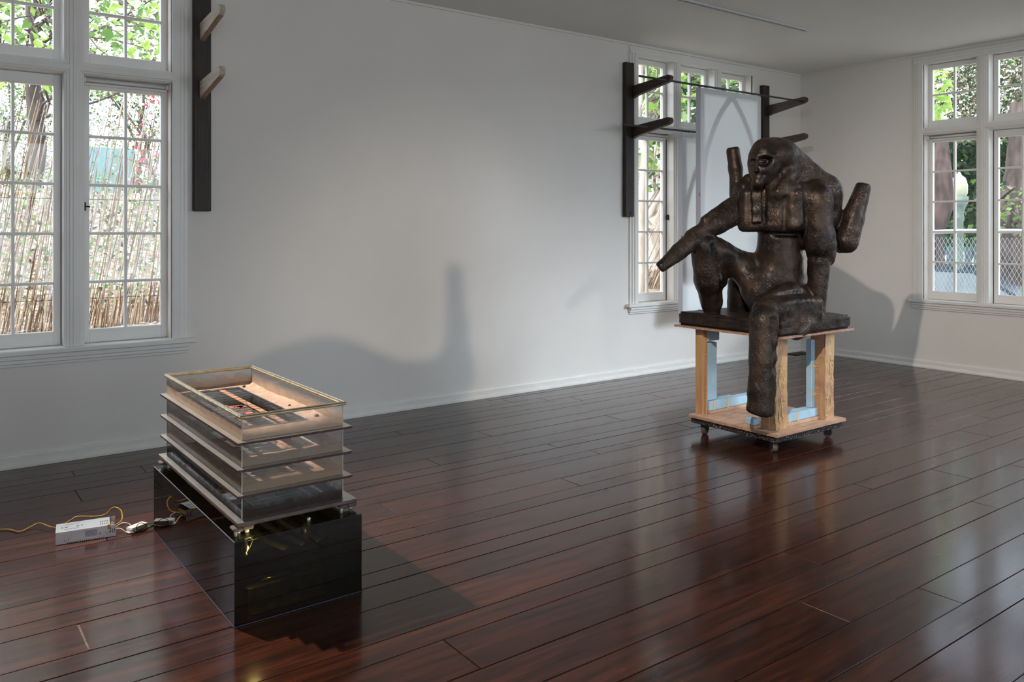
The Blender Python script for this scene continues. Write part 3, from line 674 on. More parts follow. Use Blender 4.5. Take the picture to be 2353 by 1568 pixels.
# ------------------------------------------------------------------ power supply, driver and cables
psu_m = mat('galvanised_sheet', srgb(170, 160, 160), srgb(182, 174, 174), .38, .75, scale=12)
slot = mat('slot_black', srgb(12, 10, 10), rough=.8)
t = thing('power_supply', 'silver perforated metal power supply on the floor left of the plinth', 'power supply', (.490, 3.733, 0), math.radians(-9.0))
PL, PD, PH = .2185, .108, .050
m = MB(); m.cbox(0, PL, 0, .0012, .001, PH, .0004); m.cbox(0, PL, PD-.0012, PD, .001, PH, .0004); m.box(0, PL, 0, PD, .001, .0022); m.box(0, .0012, .001, PD-.001, .001, PH)
obj('case_shell', m, psu_m, t)
obj('top_cover', MB().cbox(-.0005, PL-.022, .0006, PD-.0006, PH-.0006, PH+.0006, .0003), mat('zinc_cover', srgb(206, 214, 222), rough=.3, metal=.55), t)
m = MB(); m.cbox(PL-.020, PL-.004, .008, PD-.008, .012, .028, .001)
obj('terminal_block', m, mat('terminal_tan', srgb(150, 116, 70), rough=.5), t)
m = MB()
for k in range(8): m.cbox(PL-.018, PL-.006, .012+k*.0115, .018+k*.0115, .028, .032, .001)
obj('terminal_screw', m, brass, t)
m = MB()
for r in range(2):
    for k in range(5): m.box(PL-.058+k*.0068, PL-.0555+k*.0068, .020+r*.03, .036+r*.03, PH+.0007, PH+.0011)
for k in range(20): m.box(.040+k*.0068, .0426+k*.0068, -.0004, .0003, .0005, .0055)
for k, (x, z0, z1) in enumerate(((.031, .011, .017), (.045, .013, .019), (.180, .020, .025), (.193, .020, .026), (.198, .018, .040), (.205, .016, .034), (.212, .018, .036))): m.box(x, x+.0022, -.0004, .0003, z0, z1)
# printed diagram on the cover
for (a, b, c, d) in ((.030, .045, .082, .084), (.045, .062, .078, .080), (.062, .085, .084, .086), (.030, .045, .022, .024), (.045, .062, .028, .030), (.062, .085, .022, .024)): m.box(a, b, c-.0, d, PH+.0007, PH+.0010)
for (x, y) in ((.022, .05), (.094, .052)): m.lathe([(0, PH+.0011), (.0034, PH+.0011), (.0034, PH+.0006)], 10, x, y)
for s_ in (-1, 1): m.prism([(.058+s_*.012, .04), (.058+s_*.028, .05), (.058+s_*.012, .062), (.058+s_*.022, .05)], 'z', PH+.0007, PH+.0010)
obj('vent_slot', m, slot, t)
obj('rating_label', MB().box(.104, .150, -.0005, -.0001, .015, .042), mat('label_lilac', srgb(186, 180, 196), rough=.6), t)
def text(s, size, par, loc, rot, m, name='lettering', ext=.0001):
    cu = bpy.data.curves.new(name, 'FONT'); cu.body = s; cu.size = size; cu.extrude = ext; cu.materials.append(m)
    tmp = bpy.data.objects.new(name, cu); C.objects.link(tmp)
    me = bpy.data.meshes.new_from_object(tmp.evaluated_get(bpy.context.evaluated_depsgraph_get())); bpy.data.objects.remove(tmp); bpy.data.curves.remove(cu)
    return link(name, me, par, loc, rot, kind='stuff')
inkm = mat('dark_ink', srgb(40, 34, 66), rough=.6)
text('C-T SwitchingPower', .0052, t, (.1055, -.0006, .0345), (PI/2, 0, 0), inkm)
text('MODEL: S-250-12', .0036, t, (.1060, -.0006, .0285), (PI/2, 0, 0), inkm)
text('AC INPUT: 110/220V', .0036, t, (.1060, -.0006, .0240), (PI/2, 0, 0), inkm)
text('DC OUTPUT: +12V  20A', .0036, t, (.1060, -.0006, .0190), (PI/2, 0, 0), inkm)
m = MB(); m.tube([(.159+.0042*math.cos(a*PI/8), -.0006, .0225+.0042*math.sin(a*PI/8)) for a in range(17)], .0005, 4); m.box(.1565, .1615, -.0009, -.0003, .022, .023); obj('red_stamp', m, mat('red_ink', srgb(190, 90, 96), rough=.6), t)
m = MB(); m.cbox(.187, .1965, -.0007, .0006, .034, PH+.001, .0002); m.box(.187, .1965, -.0007, .010, PH+.0008, PH+.0013); obj('yellow_tape', m, mat('yellow_tape', srgb(176, 138, 30), rough=.4), t)
m = MB()
for x, z in ((.038, .010), (.186, .016)): m.lathe([(0, 0), (.0018, 0), (.0012, .001)], 8, 0, 0); 
m.v = [(v[0]+(.038 if i < len(m.v)//2 else .186), -.0003-v[2], v[1]+(.010 if i < len(m.v)//2 else .016)) for i, v in enumerate(m.v)]
obj('screw', m, gm, t)

def cable(name, label, pts, r, m, cat='cable'):
    # Catmull-Rom through the points
    P = [Vector(p) for p in pts]; P = [P[0]*2-P[1]]+P+[P[-1]*2-P[-2]]; out = []
    for i in range(1, len(P)-2):
        for k in range(8):
            u = k/8; out.append(.5*((2*P[i])+(P[i+1]-P[i-1])*u+(2*P[i-1]-5*P[i]+4*P[i+1]-P[i+2])*u*u+(3*P[i]-P[i-1]-3*P[i+1]+P[i+2])*u**3))
    out.append(P[-2])
    o = obj(name, MB().tube(out, r, 8), m); o['label'] = label; o['category'] = cat; return o
yel = mat('yellow_cable', srgb(206, 160, 60), srgb(178, 134, 44), .3, scale=20, coat=.3)
wht = mat('white_cable', srgb(222, 218, 204), rough=.35); blk = mat('black_cable', srgb(16, 16, 18), rough=.3)
cable('power_cable', 'flat yellow cable running from the left edge behind the power supply', [(-.3, 4.12, .004), (.1, 4.08, .004), (.326, 4.06, .004), (.388, 3.985, .004), (.43, 4.01, .006), (.466, 4.015, .014), (.50, 3.94, .012), (.53, 3.93, .010), (.575, 3.93, .03), (.60, 3.93, .038), (.66, 3.90, .034), (.70, 3.885, .040), (.722, 3.87, .066), (.738, 3.85, .070), (.752, 3.83, .056), (.748, 3.80, .030), (.722, 3.775, .022)], .0028, yel)
cable('white_wire', 'upper white wire from the power supply to the driver box', [(.712, 3.745, .022), (.735, 3.74, .036), (.760, 3.73, .032), (.770, 3.71, .018), (.777, 3.69, .014)], .0016, wht)
cable('white_wire', 'lower white wire from the power supply to the driver box', [(.712, 3.735, .020), (.728, 3.72, .020), (.748, 3.70, .006), (.768, 3.685, .006), (.780, 3.682, .011)], .0016, wht)
t = thing('led_driver', 'small tan and white driver box on the floor beside the plinth', 'adapter', (.768, 3.688, 0), math.radians(28))
m = MB(); m.cbox(0, .075, 0, .034, .002, .022, .003); obj('driver_body', m, mat('tan_plastic', srgb(176, 146, 118), rough=.5), t)
m = MB(); m.cbox(-.006, .018, -.001, .035, .001, .0205, .003); m.cbox(-.012, .004, .006, .028, .0005, .007, .002); m.cbox(-.004, .074, -.0006, .0346, .0205, .0228, .001); obj('white_cap', m, mat('white_plastic', srgb(214, 212, 214), rough=.4), t)
m = MB(); m.cbox(.0, .014, -.010, .001, .006, .014, .002); obj('connector', m, mat('green_black', srgb(24, 40, 30), rough=.4), t)
cable('black_wire', 'thin black wire looping over the driver box', [(.782, 3.681, .012), (.785, 3.69, .030), (.803, 3.70, .034), (.822, 3.705, .020), (.826, 3.700, .010)], .0014, blk)
cable('black_lead', 'black plug lead lying from the driver box to the plinth', [(.784, 3.679, .008), (.805, 3.685, .005), (.826, 3.695, .009), (.840, 3.700, .010), (.87, 3.715, .010), (.92, 3.735, .010)], .0042, blk)
o = obj('green_ferrule', MB().lathe([(0, -.006), (.0058, -.006), (.0058, .006), (0, .006)], 12), mat('green_tape', srgb(30, 92, 72), rough=.4), loc=(.834, 3.698, .010), rot=(PI/2, 0, -1.1)); o['label'] = 'green sleeve around the black plug lead'; o['category'] = 'sleeve'

# ------------------------------------------------------------------ wheeled cart under the sculpture
ply = mat('plywood_face', srgb(178, 142, 118), srgb(206, 172, 148), .7, scale=9, stretch=(1, 3, 1), bump=.25, bscale=40)
ply_d = mat('plywood_edge_grain', srgb(166, 120, 84), srgb(196, 156, 118), .7, scale=6, stretch=(1, 1, 60))
speck = mat('paint_flecked_carpet', srgb(34, 26, 26), srgb(150, 140, 140), .85, scale=110, lo=.58, hi=.70, bump=.8, bscale=120, detail=2)
speck2 = mat('paint_flecked_brown', srgb(52, 32, 26), srgb(160, 140, 128), .8, scale=90, lo=.62, hi=.72, bump=.5, bscale=90, detail=2)
wood = mat('raw_post_timber', srgb(180, 136, 94), srgb(202, 162, 120), .65, scale=5, stretch=(6, 6, .8), bump=.3, bscale=40)
wood2 = mat('glue_smeared_timber', srgb(200, 166, 118), srgb(178, 136, 110), .6, scale=14, stretch=(1, 1, .4), bump=1.0, bscale=36)
foam = mat('blue_insulation_foam', srgb(160, 196, 218), srgb(172, 206, 226), .8, scale=12, bump=.1, bscale=150)
glue = mat('yellow_glue', srgb(208, 180, 130), srgb(196, 164, 116), .5, scale=20, bump=.4, bscale=60)
tape = mat('masking_tape', srgb(214, 192, 158), rough=.6)
rub = mat('black_caster', srgb(20, 18, 18), rough=.45); hubm = mat('grey_wheel', srgb(98, 88, 84), srgb(70, 62, 60), .5, scale=30)
CX0, CX1, CY0, CY1 = 3.925, 4.615, 2.80, 3.445
t = thing('wheeled_cart', 'plywood cart on casters with timber posts and blue foam blocks carrying the dark sculpture', 'cart', (0, 0, 0))
def rough_slab(x0, x1, y0, y1, z0, z1, amp, n=26, seed=1, nz=1):
    r = random.Random(seed); m = MB(); per = []
    for a in range(n): per.append((x0+(x1-x0)*a/n, y0+r.uniform(0, amp)))
    for a in range(n): per.append((x1-r.uniform(0, amp), y0+(y1-y0)*a/n))
    for a in range(n): per.append((x1-(x1-x0)*a/n, y1-r.uniform(0, amp)))
    for a in range(n): per.append((x0+r.uniform(0, amp), y1-(y1-y0)*a/n))
    return m.prism(per, 'z', z0, z1)
obj('dolly_board', rough_slab(CX0+.012, CX1-.02, CY0+.012, CY1-.01, .068, .100, .003, 12), [speck], t)
obj('plywood_deck', rough_slab(CX0, CX1, CY0, CY1, .101, .119, .002, 10, 3), ply, t)
m = MB()
for z in (.1055, .1115): m.add([(CX0-.0006, CY0-.0006, z), (CX1+.0006, CY0-.0006, z), (CX1+.0006, CY0-.0006, z+.0022), (CX0-.0006, CY0-.0006, z+.0022), (CX0-.0006, CY1, z), (CX0-.0006, CY1, z+.0022)], [(0, 1, 2, 3), (4, 0, 3, 5)])
obj('ply_layer', m, ply_d, t)
def caster(x, y, ang, parent):
    c = link('caster', None, parent, (x, y, 0), (0, 0, ang))
    m = MB(); n = 20; R = .028
    for a, b in ((-.013, .013),):
        pts = [(R*math.cos(2*PI*k/n), R+.0003+R*math.sin(2*PI*k/n)) for k in range(n)]; m.prism(pts, 'y', a, b)
    o = obj('caster_wheel', m, hubm, c)
    m = MB(); m.cbox(-.018, .020, -.020, -.016, .024, .062, .002); m.cbox(-.018, .020, .016, .020, .024, .062, .002); m.cbox(-.026, .028, -.024, .024, .0585, .0675, .003)
    m.tube([(0, -.023, R), (0, .023, R)], .006, 8); m.cbox(.02, .040, -.008, .008, .036, .052, .003)
    obj('caster_fork', m, rub, c)
for x, y, a in ((3.985, 2.865, 1.0), (3.99, 3.37, .3), (4.52, 2.86, 2.2), (4.54, 3.38, .9)): caster(x, y, a, t)
PZ0, PZ1 = .1195, .652
def post(x, y, w, d, mm, sx, name='timber_post'):
    m = MB(); n = 14; r = random.Random(int(x*1000)); vs = []
    for k in range(n+1):
        z = PZ0+(PZ1-PZ0)*k/n; j = .003 if mm is wood2 else .0006
        vs += [(x+r.uniform(-j, j), y+r.uniform(-j, j), z), (x+w+r.uniform(-j, j), y+r.uniform(-j, j), z), (x+w+r.uniform(-j, j), y+d, z), (x+r.uniform(-j, j), y+d, z)]
    fs = [(0, 3, 2, 1), (n*4, n*4+1, n*4+2, n*4+3)]
    for k in range(n):
        for q in range(4): fs.append((k*4+q, k*4+(q+1) % 4, k*4+4+(q+1) % 4, k*4+4+q))
    obj(name, m.add(vs, fs), mm, t)
post(3.985, 3.385, .020, .055, wood, 1)
post(4.005, 3.372, .012, .068, ply_d, 1)
post(3.998, 2.862, .112, .038, wood2, 1)
post(3.990, 2.900, .022, .055, ply_d, 1)
post(4.455, 2.838, .090, .038, wood2, 1)
post(4.452, 2.876, .020, .06, ply_d, 1)
post(4.52, 3.375, .06, .04, wood, 1)
def foamblk(x0, x1, y0, y1, z0, z1, seed=1): obj('foam_block', MB().cbox(x0, x1, y0, y1, z0, z1, .003), foam, t)
foamblk(4.018, 4.112, 3.375, 3.43, .20, .56); foamblk(4.018, 4.130, 3.37, 3.435, .572, .651)
foamblk(4.022, 4.30, 3.36, 3.435, .139, .197); foamblk(4.303, 4.51, 3.365, 3.435, .139, .190)
obj('base_batten', MB().cbox(4.022, 4.51, 3.355, 3.437, .1195, .138, .002), ply, t)
foamblk(4.415, 4.451, 2.905, 2.945, .188, .600); foamblk(4.10, 4.45, 2.885, 2.96, .139, .187)
obj('base_batten', MB().cbox(4.095, 4.45, 2.875, 2.965, .1195, .138, .002), ply, t)
foamblk(4.50, 4.518, 3.35, 3.43, .38, .651)
foamblk(3.93, 3.985, 2.96, 3.02, .139, .175); obj('base_batten', MB().cbox(3.93, 3.99, 2.955, 3.03, .1195, .138, .002), ply, t)
for (a, b, c, d, e, f) in ((4.15, 4.165, 2.883, 2.886, .1195, .19), (4.24, 4.258, 2.8835, 2.8855, .125, .1895), (4.06, 4.075, 3.358, 3.361, .139, .2), (4.19, 4.207, 3.357, 3.3605, .13, .2), (4.413, 4.455, 2.903, 2.906, .26, .278), (4.413, 4.452, 2.903, 2.906, .43, .444)):
    obj('tape_strip', MB().box(a, b, c, d, e, f), tape, t)
m = MB(); r = random.Random(3)
for (x, y, z0, z1, w) in ((4.02, 2.858, .16, .62, .03), (4.055, 2.857, .13, .5, .03), (4.515, 2.834, .14, .62, .02), (4.48, 2.835, .13, .3, .02)):
    for k in range(60):
        zz = r.uniform(z0, z1); xx = x+r.uniform(-w, w)*.9; rr = r.uniform(.0015, .006)
        m.lathe([(0, -rr), (rr*.7, -rr*.6), (rr, 0), (rr*.7, rr*.8), (0, rr*1.1)], 6)
        k0 = len(m.v)-30; m.v[k0:] = [(v[0]+xx, v[1]*.16+y+.0025, v[2]*2.2+zz) for v in m.v[k0:]]
g_ = obj('glue_smear', m, glue, t); g_['kind'] = 'stuff'
obj('seat_board', rough_slab(3.925, 4.665, 2.775, 3.565, .653, .664, .010, 26, 8), mat('rough_ply_edge', srgb(150, 112, 92), srgb(176, 146, 132), .8, scale=30, bump=.6, bscale=60), t)
#PART3

# ------------------------------------------------------------------ sculptures (one continuous surface from a distance field)
FPX = 1884.0
class Field:
    """signed distance grid in (right, forward, up) metres seen from the camera foot"""
    def __init__(s, lo, hi, h):
        s.lo = np.array(lo, float); s.h = h; s.n = np.ceil((np.array(hi)-s.lo)/h).astype(int)+1
        s.g = np.full(s.n, .08, np.float32)
    def win(s, lo, hi, pad=.05):
        a = np.clip(((np.array(lo)-pad-s.lo)/s.h).astype(int), 0, s.n-1); b = np.clip(((np.array(hi)+pad-s.lo)/s.h).astype(int)+2, 1, s.n)
        ax = [(np.arange(a[k], b[k])*s.h+s.lo[k]).astype(np.float32) for k in range(3)]
        return (slice(a[0], b[0]), slice(a[1], b[1]), slice(a[2], b[2])), ax[0][:, None, None], ax[1][None, :, None], ax[2][None, None, :]
    def put(s, sl, d, k, sub=False):
        g = s.g[sl]
        if sub: d = -d; h = np.maximum(k-np.abs(g-d), 0)/max(k, 1e-6); s.g[sl] = np.maximum(g, d)+h*h*k*.25
        else: h = np.maximum(k-np.abs(g-d), 0)/max(k, 1e-6); s.g[sl] = np.minimum(g, d)-h*h*k*.25
    def cone(s, a, b, ra, rb, k=.03, sub=False, flat=1.0):
        a = np.array(a, float); b = np.array(b, float); r = max(ra, rb)
        sl, X, Y, Z = s.win(np.minimum(a, b)-r, np.maximum(a, b)+r)
        ba = b-a; l2 = float((ba**2).sum())+1e-9
        t = np.clip(((X-a[0])*ba[0]+(Y-a[1])*ba[1]+(Z-a[2])*ba[2])/l2, 0, 1)
        d = np.sqrt((X-a[0]-t*ba[0])**2+((Y-a[1]-t*ba[1])/flat)**2+(Z-a[2]-t*ba[2])**2)-(ra+(rb-ra)*t)
        s.put(sl, d, k, sub)
    def ell(s, c, r, yaw=0, roll=0, k=.03, sub=False):
        c = np.array(c, float); m = max(r); sl, X, Y, Z = s.win(c-m, c+m)
        u, v, w = s.rot(X-c[0], Y-c[1], Z-c[2], yaw, roll)
        k0 = np.sqrt((u/r[0])**2+(v/r[1])**2+(w/r[2])**2); k1 = np.sqrt((u/r[0]**2)**2+(v/r[1]**2)**2+(w/r[2]**2)**2)+1e-6
        s.put(sl, k0*(k0-1)/k1, k, sub)
    def rot(s, x, y, z, yaw, roll):
        cy_, sy = math.cos(yaw), math.sin(yaw); u = x*cy_+y*sy; v = -x*sy+y*cy_
        cr, sr = math.cos(roll), math.sin(roll); return u*cr+z*sr, v, -u*sr+z*cr
    def box(s, c, hs, rnd_, yaw=0, roll=0, k=.02, sub=False):
        c = np.array(c, float); m = float(np.linalg.norm(hs)); sl, X, Y, Z = s.win(c-m, c+m)
        u, v, w = s.rot(X-c[0], Y-c[1], Z-c[2], yaw, roll)
        q = [np.abs(a)-(b-rnd_) for a, b in zip((u, v, w), hs)]
        d = np.sqrt(np.maximum(q[0], 0)**2+np.maximum(q[1], 0)**2+np.maximum(q[2], 0)**2)+np.minimum(np.maximum(q[0], np.maximum(q[1], q[2])), 0)-rnd_
        s.put(sl, d, k, sub)
    def depth(s, r_over, zrow, d0=4.0, d1=5.6):
        """forward distance of the first surface on the ray with given r/d and (z-H)/d"""
        dd = np.arange(d0, d1, s.h*.5); P = np.stack([r_over*dd, dd, CAMH+zrow*dd], 1)
        I = np.round((P-s.lo)/s.h).astype(int); ok = np.all((I >= 0) & (I < s.n), 1)
        for i in np.nonzero(ok)[0]:
            if s.g[I[i, 0], I[i, 1], I[i, 2]] < 0: return dd[i]
        return 4.9
    def mesh(s, name, m, noise=0):
        g = s.g; inside = g < 0
        n = s.n; cn = n-1
        acc = np.zeros((*cn, 3), np.float32); cnt = np.zeros(cn, np.float32)
        for ax in range(3):
            sa = [slice(None)]*3; sb = [slice(None)]*3; sa[ax] = slice(0, -1); sb[ax] = slice(1, None)
            A, B = g[tuple(sa)], g[tuple(sb)]; cr = (A < 0) != (B < 0)
            ii = np.nonzero(cr); t = A[ii]/(A[ii]-B[ii]); pos = np.stack(ii, 1).astype(np.float32); pos[:, ax] += t
            o = [k for k in range(3) if k != ax]
            for d0 in (0, 1):
                for d1 in (0, 1):
                    c = np.stack(ii, 1).copy(); c[:, o[0]] -= d0; c[:, o[1]] -= d1
                    v = np.all((c >= 0) & (c < cn), 1); cc = c[v]
                    np.add.at(acc, (cc[:, 0], cc[:, 1], cc[:, 2]), pos[v]); np.add.at(cnt, (cc[:, 0], cc[:, 1], cc[:, 2]), 1)
        cells = np.nonzero(cnt > 0); ids = -np.ones(cn, np.int64); ids[cells] = np.arange(len(cells[0]))
        V = acc[cells]/cnt[cells][:, None]; V = V*s.h+s.lo
        F = []
        for ax in range(3):
            sa = [slice(None)]*3; sb = [slice(None)]*3; sa[ax] = slice(0, -1); sb[ax] = slice(1, None)
            A, B = inside[tuple(sa)], inside[tuple(sb)]; o = [k for k in range(3) if k != ax]
            for flip, cond in ((0, A & ~B), (1, ~A & B)):
                c = np.stack(np.nonzero(cond), 1); c = c[(c[:, o[0]] > 0) & (c[:, o[1]] > 0) & (c[:, o[0]] < cn[o[0]]) & (c[:, o[1]] < cn[o[1]])]
                q = []
                for d0, d1 in ((1, 1), (0, 1), (0, 0), (1, 0)):
                    e = c.copy(); e[:, o[0]] -= d0; e[:, o[1]] -= d1; q.append(ids[e[:, 0], e[:, 1], e[:, 2]])
                q = np.stack(q, 1)
                if (ax == 1) != bool(flip): q = q[:, ::-1]
                F.append(q)
        F = np.concatenate(F); F = F[np.all(F >= 0, 1)]
        W = np.stack([V[:, 0]*RT[0]+V[:, 1]*FW[0], V[:, 0]*RT[1]+V[:, 1]*FW[1], V[:, 2]], 1)
        me = bpy.data.meshes.new(name); me.from_pydata(W.tolist(), [], F.tolist()); me.materials.append(m)
        me.polygons.foreach_set('use_smooth', [True]*len(me.polygons)); me.update(); return me
def Q(a, b, d):        # a sculptor's coordinate: column and row on the front view drawing, forward distance
    u = 1480+a/2.851; v = 300+b/2.851
    return ((u-1176.5)/FPX*d, d, CAMH-(v-527)/FPX*d)
S = lambda r, d=4.95: r/2.851/FPX*d

_f = Q(770, 215, 4.80)
FACE_W = (_f[0]*RT[0]+_f[1]*FW[0], _f[0]*RT[1]+_f[1]*FW[1], _f[2])
def bronze_mat(name, cr_scale=52, lift=1.0):
    m = bpy.data.materials.new(name); m.use_nodes = True; nt = m.node_tree; N = nt.nodes; L = nt.links; b = N['Principled BSDF']
    tc = N.new('ShaderNodeTexCoord')
    n1 = N.new('ShaderNodeTexNoise'); n1.inputs['Scale'].default_value = 7; n1.inputs['Detail'].default_value = 8; n1.inputs['Roughness'].default_value = .65; L.new(tc.outputs['Object'], n1.inputs[0])
    cr = N.new('ShaderNodeValToRGB'); e = cr.color_ramp.elements; e[0].position = .35; e[0].color = srgb(30, 27, 26); e[1].position = .78; e[1].color = srgb(84, 68, 58)
    L.new(n1.outputs[0], cr.inputs[0]); L.new(cr.outputs[0], b.inputs['Base Color'])
    b.inputs['Metallic'].default_value = .6
    mr = N.new('ShaderNodeMapRange'); mr.inputs['To Min'].default_value = .30; mr.inputs['To Max'].default_value = .55; L.new(n1.outputs[0], mr.inputs[0]); L.new(mr.outputs[0], b.inputs['Roughness'])
    # crackle: warped voronoi edges, broken up by noise
    wn_ = N.new('ShaderNodeTexNoise'); wn_.inputs['Scale'].default_value = 14; wn_.inputs['Detail'].default_value = 4; L.new(tc.outputs['Object'], wn_.inputs[0])
    mv = N.new('ShaderNodeVectorMath'); mv.operation = 'MULTIPLY_ADD'; L.new(wn_.outputs['Color'], mv.inputs[0]); mv.inputs[1].default_value = (.12, .12, .12); L.new(tc.outputs['Object'], mv.inputs[2])
    vo = N.new('ShaderNodeTexVoronoi'); vo.feature = 'DISTANCE_TO_EDGE'; vo.inputs['Scale'].default_value = cr_scale; L.new(mv.outputs[0], vo.inputs[0])
    c2 = N.new('ShaderNodeMapRange'); c2.inputs['From Max'].default_value = .10; L.new(vo.outputs[0], c2.inputs[0])
    n5 = N.new('ShaderNodeTexNoise'); n5.inputs['Scale'].default_value = 5; n5.inputs['Detail'].default_value = 3; L.new(tc.outputs['Object'], n5.inputs[0])
    mk = N.new('ShaderNodeMapRange'); mk.inputs['From Min'].default_value = .46; mk.inputs['From Max'].default_value = .64; L.new(n5.outputs[0], mk.inputs[0])
    vd = N.new('ShaderNodeVectorMath'); vd.operation = 'DISTANCE'; L.new(tc.outputs['Object'], vd.inputs[0]); vd.inputs[1].default_value = FACE_W
    fm_ = N.new('ShaderNodeMapRange'); fm_.inputs['From Min'].default_value = .10; fm_.inputs['From Max'].default_value = .14; L.new(vd.outputs['Value'], fm_.inputs[0])
    mq = N.new('ShaderNodeMath'); mq.operation = 'MULTIPLY'; L.new(mk.outputs[0], mq.inputs[0]); L.new(fm_.outputs[0], mq.inputs[1])
    mm = N.new('ShaderNodeMixRGB'); mm.inputs[1].default_value = (1, 1, 1, 1); L.new(mq.outputs[0], mm.inputs[0]); L.new(c2.outputs[0], mm.inputs[2])
    n6 = N.new('ShaderNodeTexNoise'); n6.inputs['Scale'].default_value = 55; n6.inputs['Detail'].default_value = 5; L.new(mv.outputs[0], n6.inputs[0])
    ad = N.new('ShaderNodeMath'); ad.operation = 'MULTIPLY_ADD'; L.new(n6.outputs[0], ad.inputs[0]); ad.inputs[1].default_value = .9; L.new(mm.outputs[0], ad.inputs[2])
    mz = N.new('ShaderNodeMath'); mz.operation = 'MULTIPLY_ADD'; L.new(fm_.outputs[0], mz.inputs[0]); mz.inputs[1].default_value = .55; mz.inputs[2].default_value = .12; L.new(mz.outputs[0], ad.inputs[1])
    bp = N.new('ShaderNodeBump'); bp.inputs['Strength'].default_value = .6; bp.inputs['Distance'].default_value = .0045*lift; L.new(ad.outputs[0], bp.inputs['Height']); L.new(bp.outputs[0], b.inputs['Normal'])
    return m
M['bronze'] = bronze_mat('dark_bronze_patina')
M['bronze2'] = bronze_mat('dark_bronze_plinth', 52, 1.3)

fd = Field((.80, 4.40, .21), (2.26, 5.62, 1.87), .0062)
YAW = .62      # the chest turns towards the left of the photo
N_ = (-math.sin(YAW), -math.cos(YAW))
# pelvis, belly, waist
fd.ell(Q(850, 1040, 5.08), (S(190), S(170), S(140)), k=.03)
fd.cone(Q(880, 1000, 5.06), Q(888, 700, 5.02), S(168), S(142), k=.05, flat=.85)
fd.cone(Q(800, 1000, 5.02), Q(780, 1130, 4.95), S(110), S(80), k=.05)
# chest block with an overhanging lower edge
fd.box(Q(845, 525, 5.0), (S(205), S(150), S(138)), S(36), yaw=-YAW*.75, k=.02)
fd.ell(Q(870, 430, 5.02), (S(235), S(150), S(120)), yaw=-YAW*.75, k=.04)
# shoulders and humped back
fd.ell(Q(1120, 462, 4.95), (S(108), S(115), S(140)), k=.03)
fd.cone(Q(1020, 270, 5.06), Q(1180, 375, 5.06), S(98), S(92), k=.05)
fd.ell(Q(1185, 420, 5.10), (S(118), S(125), S(135)), k=.03)
fd.ell(Q(1060, 330, 5.10), (S(120), S(120), S(90)), roll=-.5, k=.04)
fd.ell(Q(1200, 560, 5.14), (S(95), S(120), S(150)), k=.04)
fd.ell(Q(640, 395, 5.10), (S(50), S(75), S(72)), k=.012)
fd.cone(Q(690, 330, 5.10), Q(640, 400, 5.10), S(50), S(52), k=.02)
# supporting arm
fd.cone(Q(1125, 480, 4.93), Q(1140, 740, 4.93), S(98), S(96), k=.03)
fd.cone(Q(1150, 700, 4.95), Q(1165, 800, 4.95), S(92), S(84), k=.04)
fd.cone(Q(1190, 820, 4.95), Q(1205, 845, 4.96), S(58), S(44), k=.03)
fd.cone(Q(1145, 870, 4.93), Q(1130, 1195, 4.94), S(70), S(53), k=.012)
fd.cone(Q(1125, 1195, 4.93), Q(1120, 1215, 4.92), S(52), S(58), k=.02)
# raised rear arm with cut end, right
fd.cone(Q(1245, 560, 5.18), Q(1300, 730, 5.10), S(62), S(80), k=.02)
fd.cone(Q(1322, 725, 5.06), Q(1372, 560, 5.06), S(84), S(72), k=.012)
fd.cone(Q(1372, 560, 5.06), Q(1432, 378, 5.06), S(72), S(52), k=.01)
fd.box(Q(1455, 300, 5.06), (S(90), S(110), S(50)), .004, roll=-.25, k=.006, sub=True)
fd.box(Q(1300, 850, 5.06), (S(120), S(120), S(38)), .004, roll=.0, k=.01, sub=True)
# raised rear arm, left
fd.cone(Q(583, 140, 5.20), Q(600, 250, 5.20), S(47), S(47), k=.01)
fd.cone(Q(600, 250, 5.20), Q(612, 420, 5.18), S(47), S(52), k=.02)
fd.box(Q(585, 66, 5.20), (S(80), S(90), S(44)), .004, roll=.12, k=.006, sub=True)
# long left arm over the raised knee with cut wrist
fd.cone(Q(650, 500, 5.08), Q(480, 610, 5.0), S(92), S(70), k=.02, flat=.9)
fd.cone(Q(480, 610, 5.0), Q(320, 690, 4.96), S(70), S(48), k=.02)
fd.cone(Q(600, 450, 5.06), Q(400, 590, 4.98), S(36), S(32), k=.02)
fd.cone(Q(315, 725, 4.95), Q(235, 790, 4.90), S(62), S(54), k=.02)
fd.cone(Q(235, 790, 4.90), Q(112, 893, 4.82), S(54), S(36), k=.01)
fd.box(Q(80, 920, 4.80), (S(26), S(80), S(70)), .003, roll=.69, k=.006, sub=True)
# raised knee, shin, thigh
fd.ell(Q(390, 745, 4.98), (S(86), S(84), S(78)), k=.02)
fd.cone(Q(395, 780, 4.99), Q(420, 980, 5.05), S(88), S(96), k=.02)
fd.cone(Q(450, 780, 5.04), Q(485, 980, 5.10), S(72), S(62), k=.02)
fd.cone(Q(420, 980, 5.05), Q(440, 1120, 5.11), S(92), S(72), k=.02)
fd.cone(Q(440, 1120, 5.11), Q(445, 1180, 5.12), S(72), S(56), k=.012)
fd.cone(Q(470, 790, 5.03), Q(620, 880, 5.10), S(96), S(88), k=.03)
fd.cone(Q(600, 870, 5.10), Q(800, 940, 5.12), S(88), S(130), k=.04)
fd.cone(Q(640, 900, 5.06), Q(740, 1080, 5.0), S(80), S(80), k=.04)
fd.cone(Q(740, 1060, 5.0), Q(790, 1180, 4.90), S(88), S(60), k=.04)
# dark mass behind the shin, under the thigh
fd.cone(Q(625, 1000, 5.22), Q(630, 1190, 5.26), S(80), S(90), k=.02)
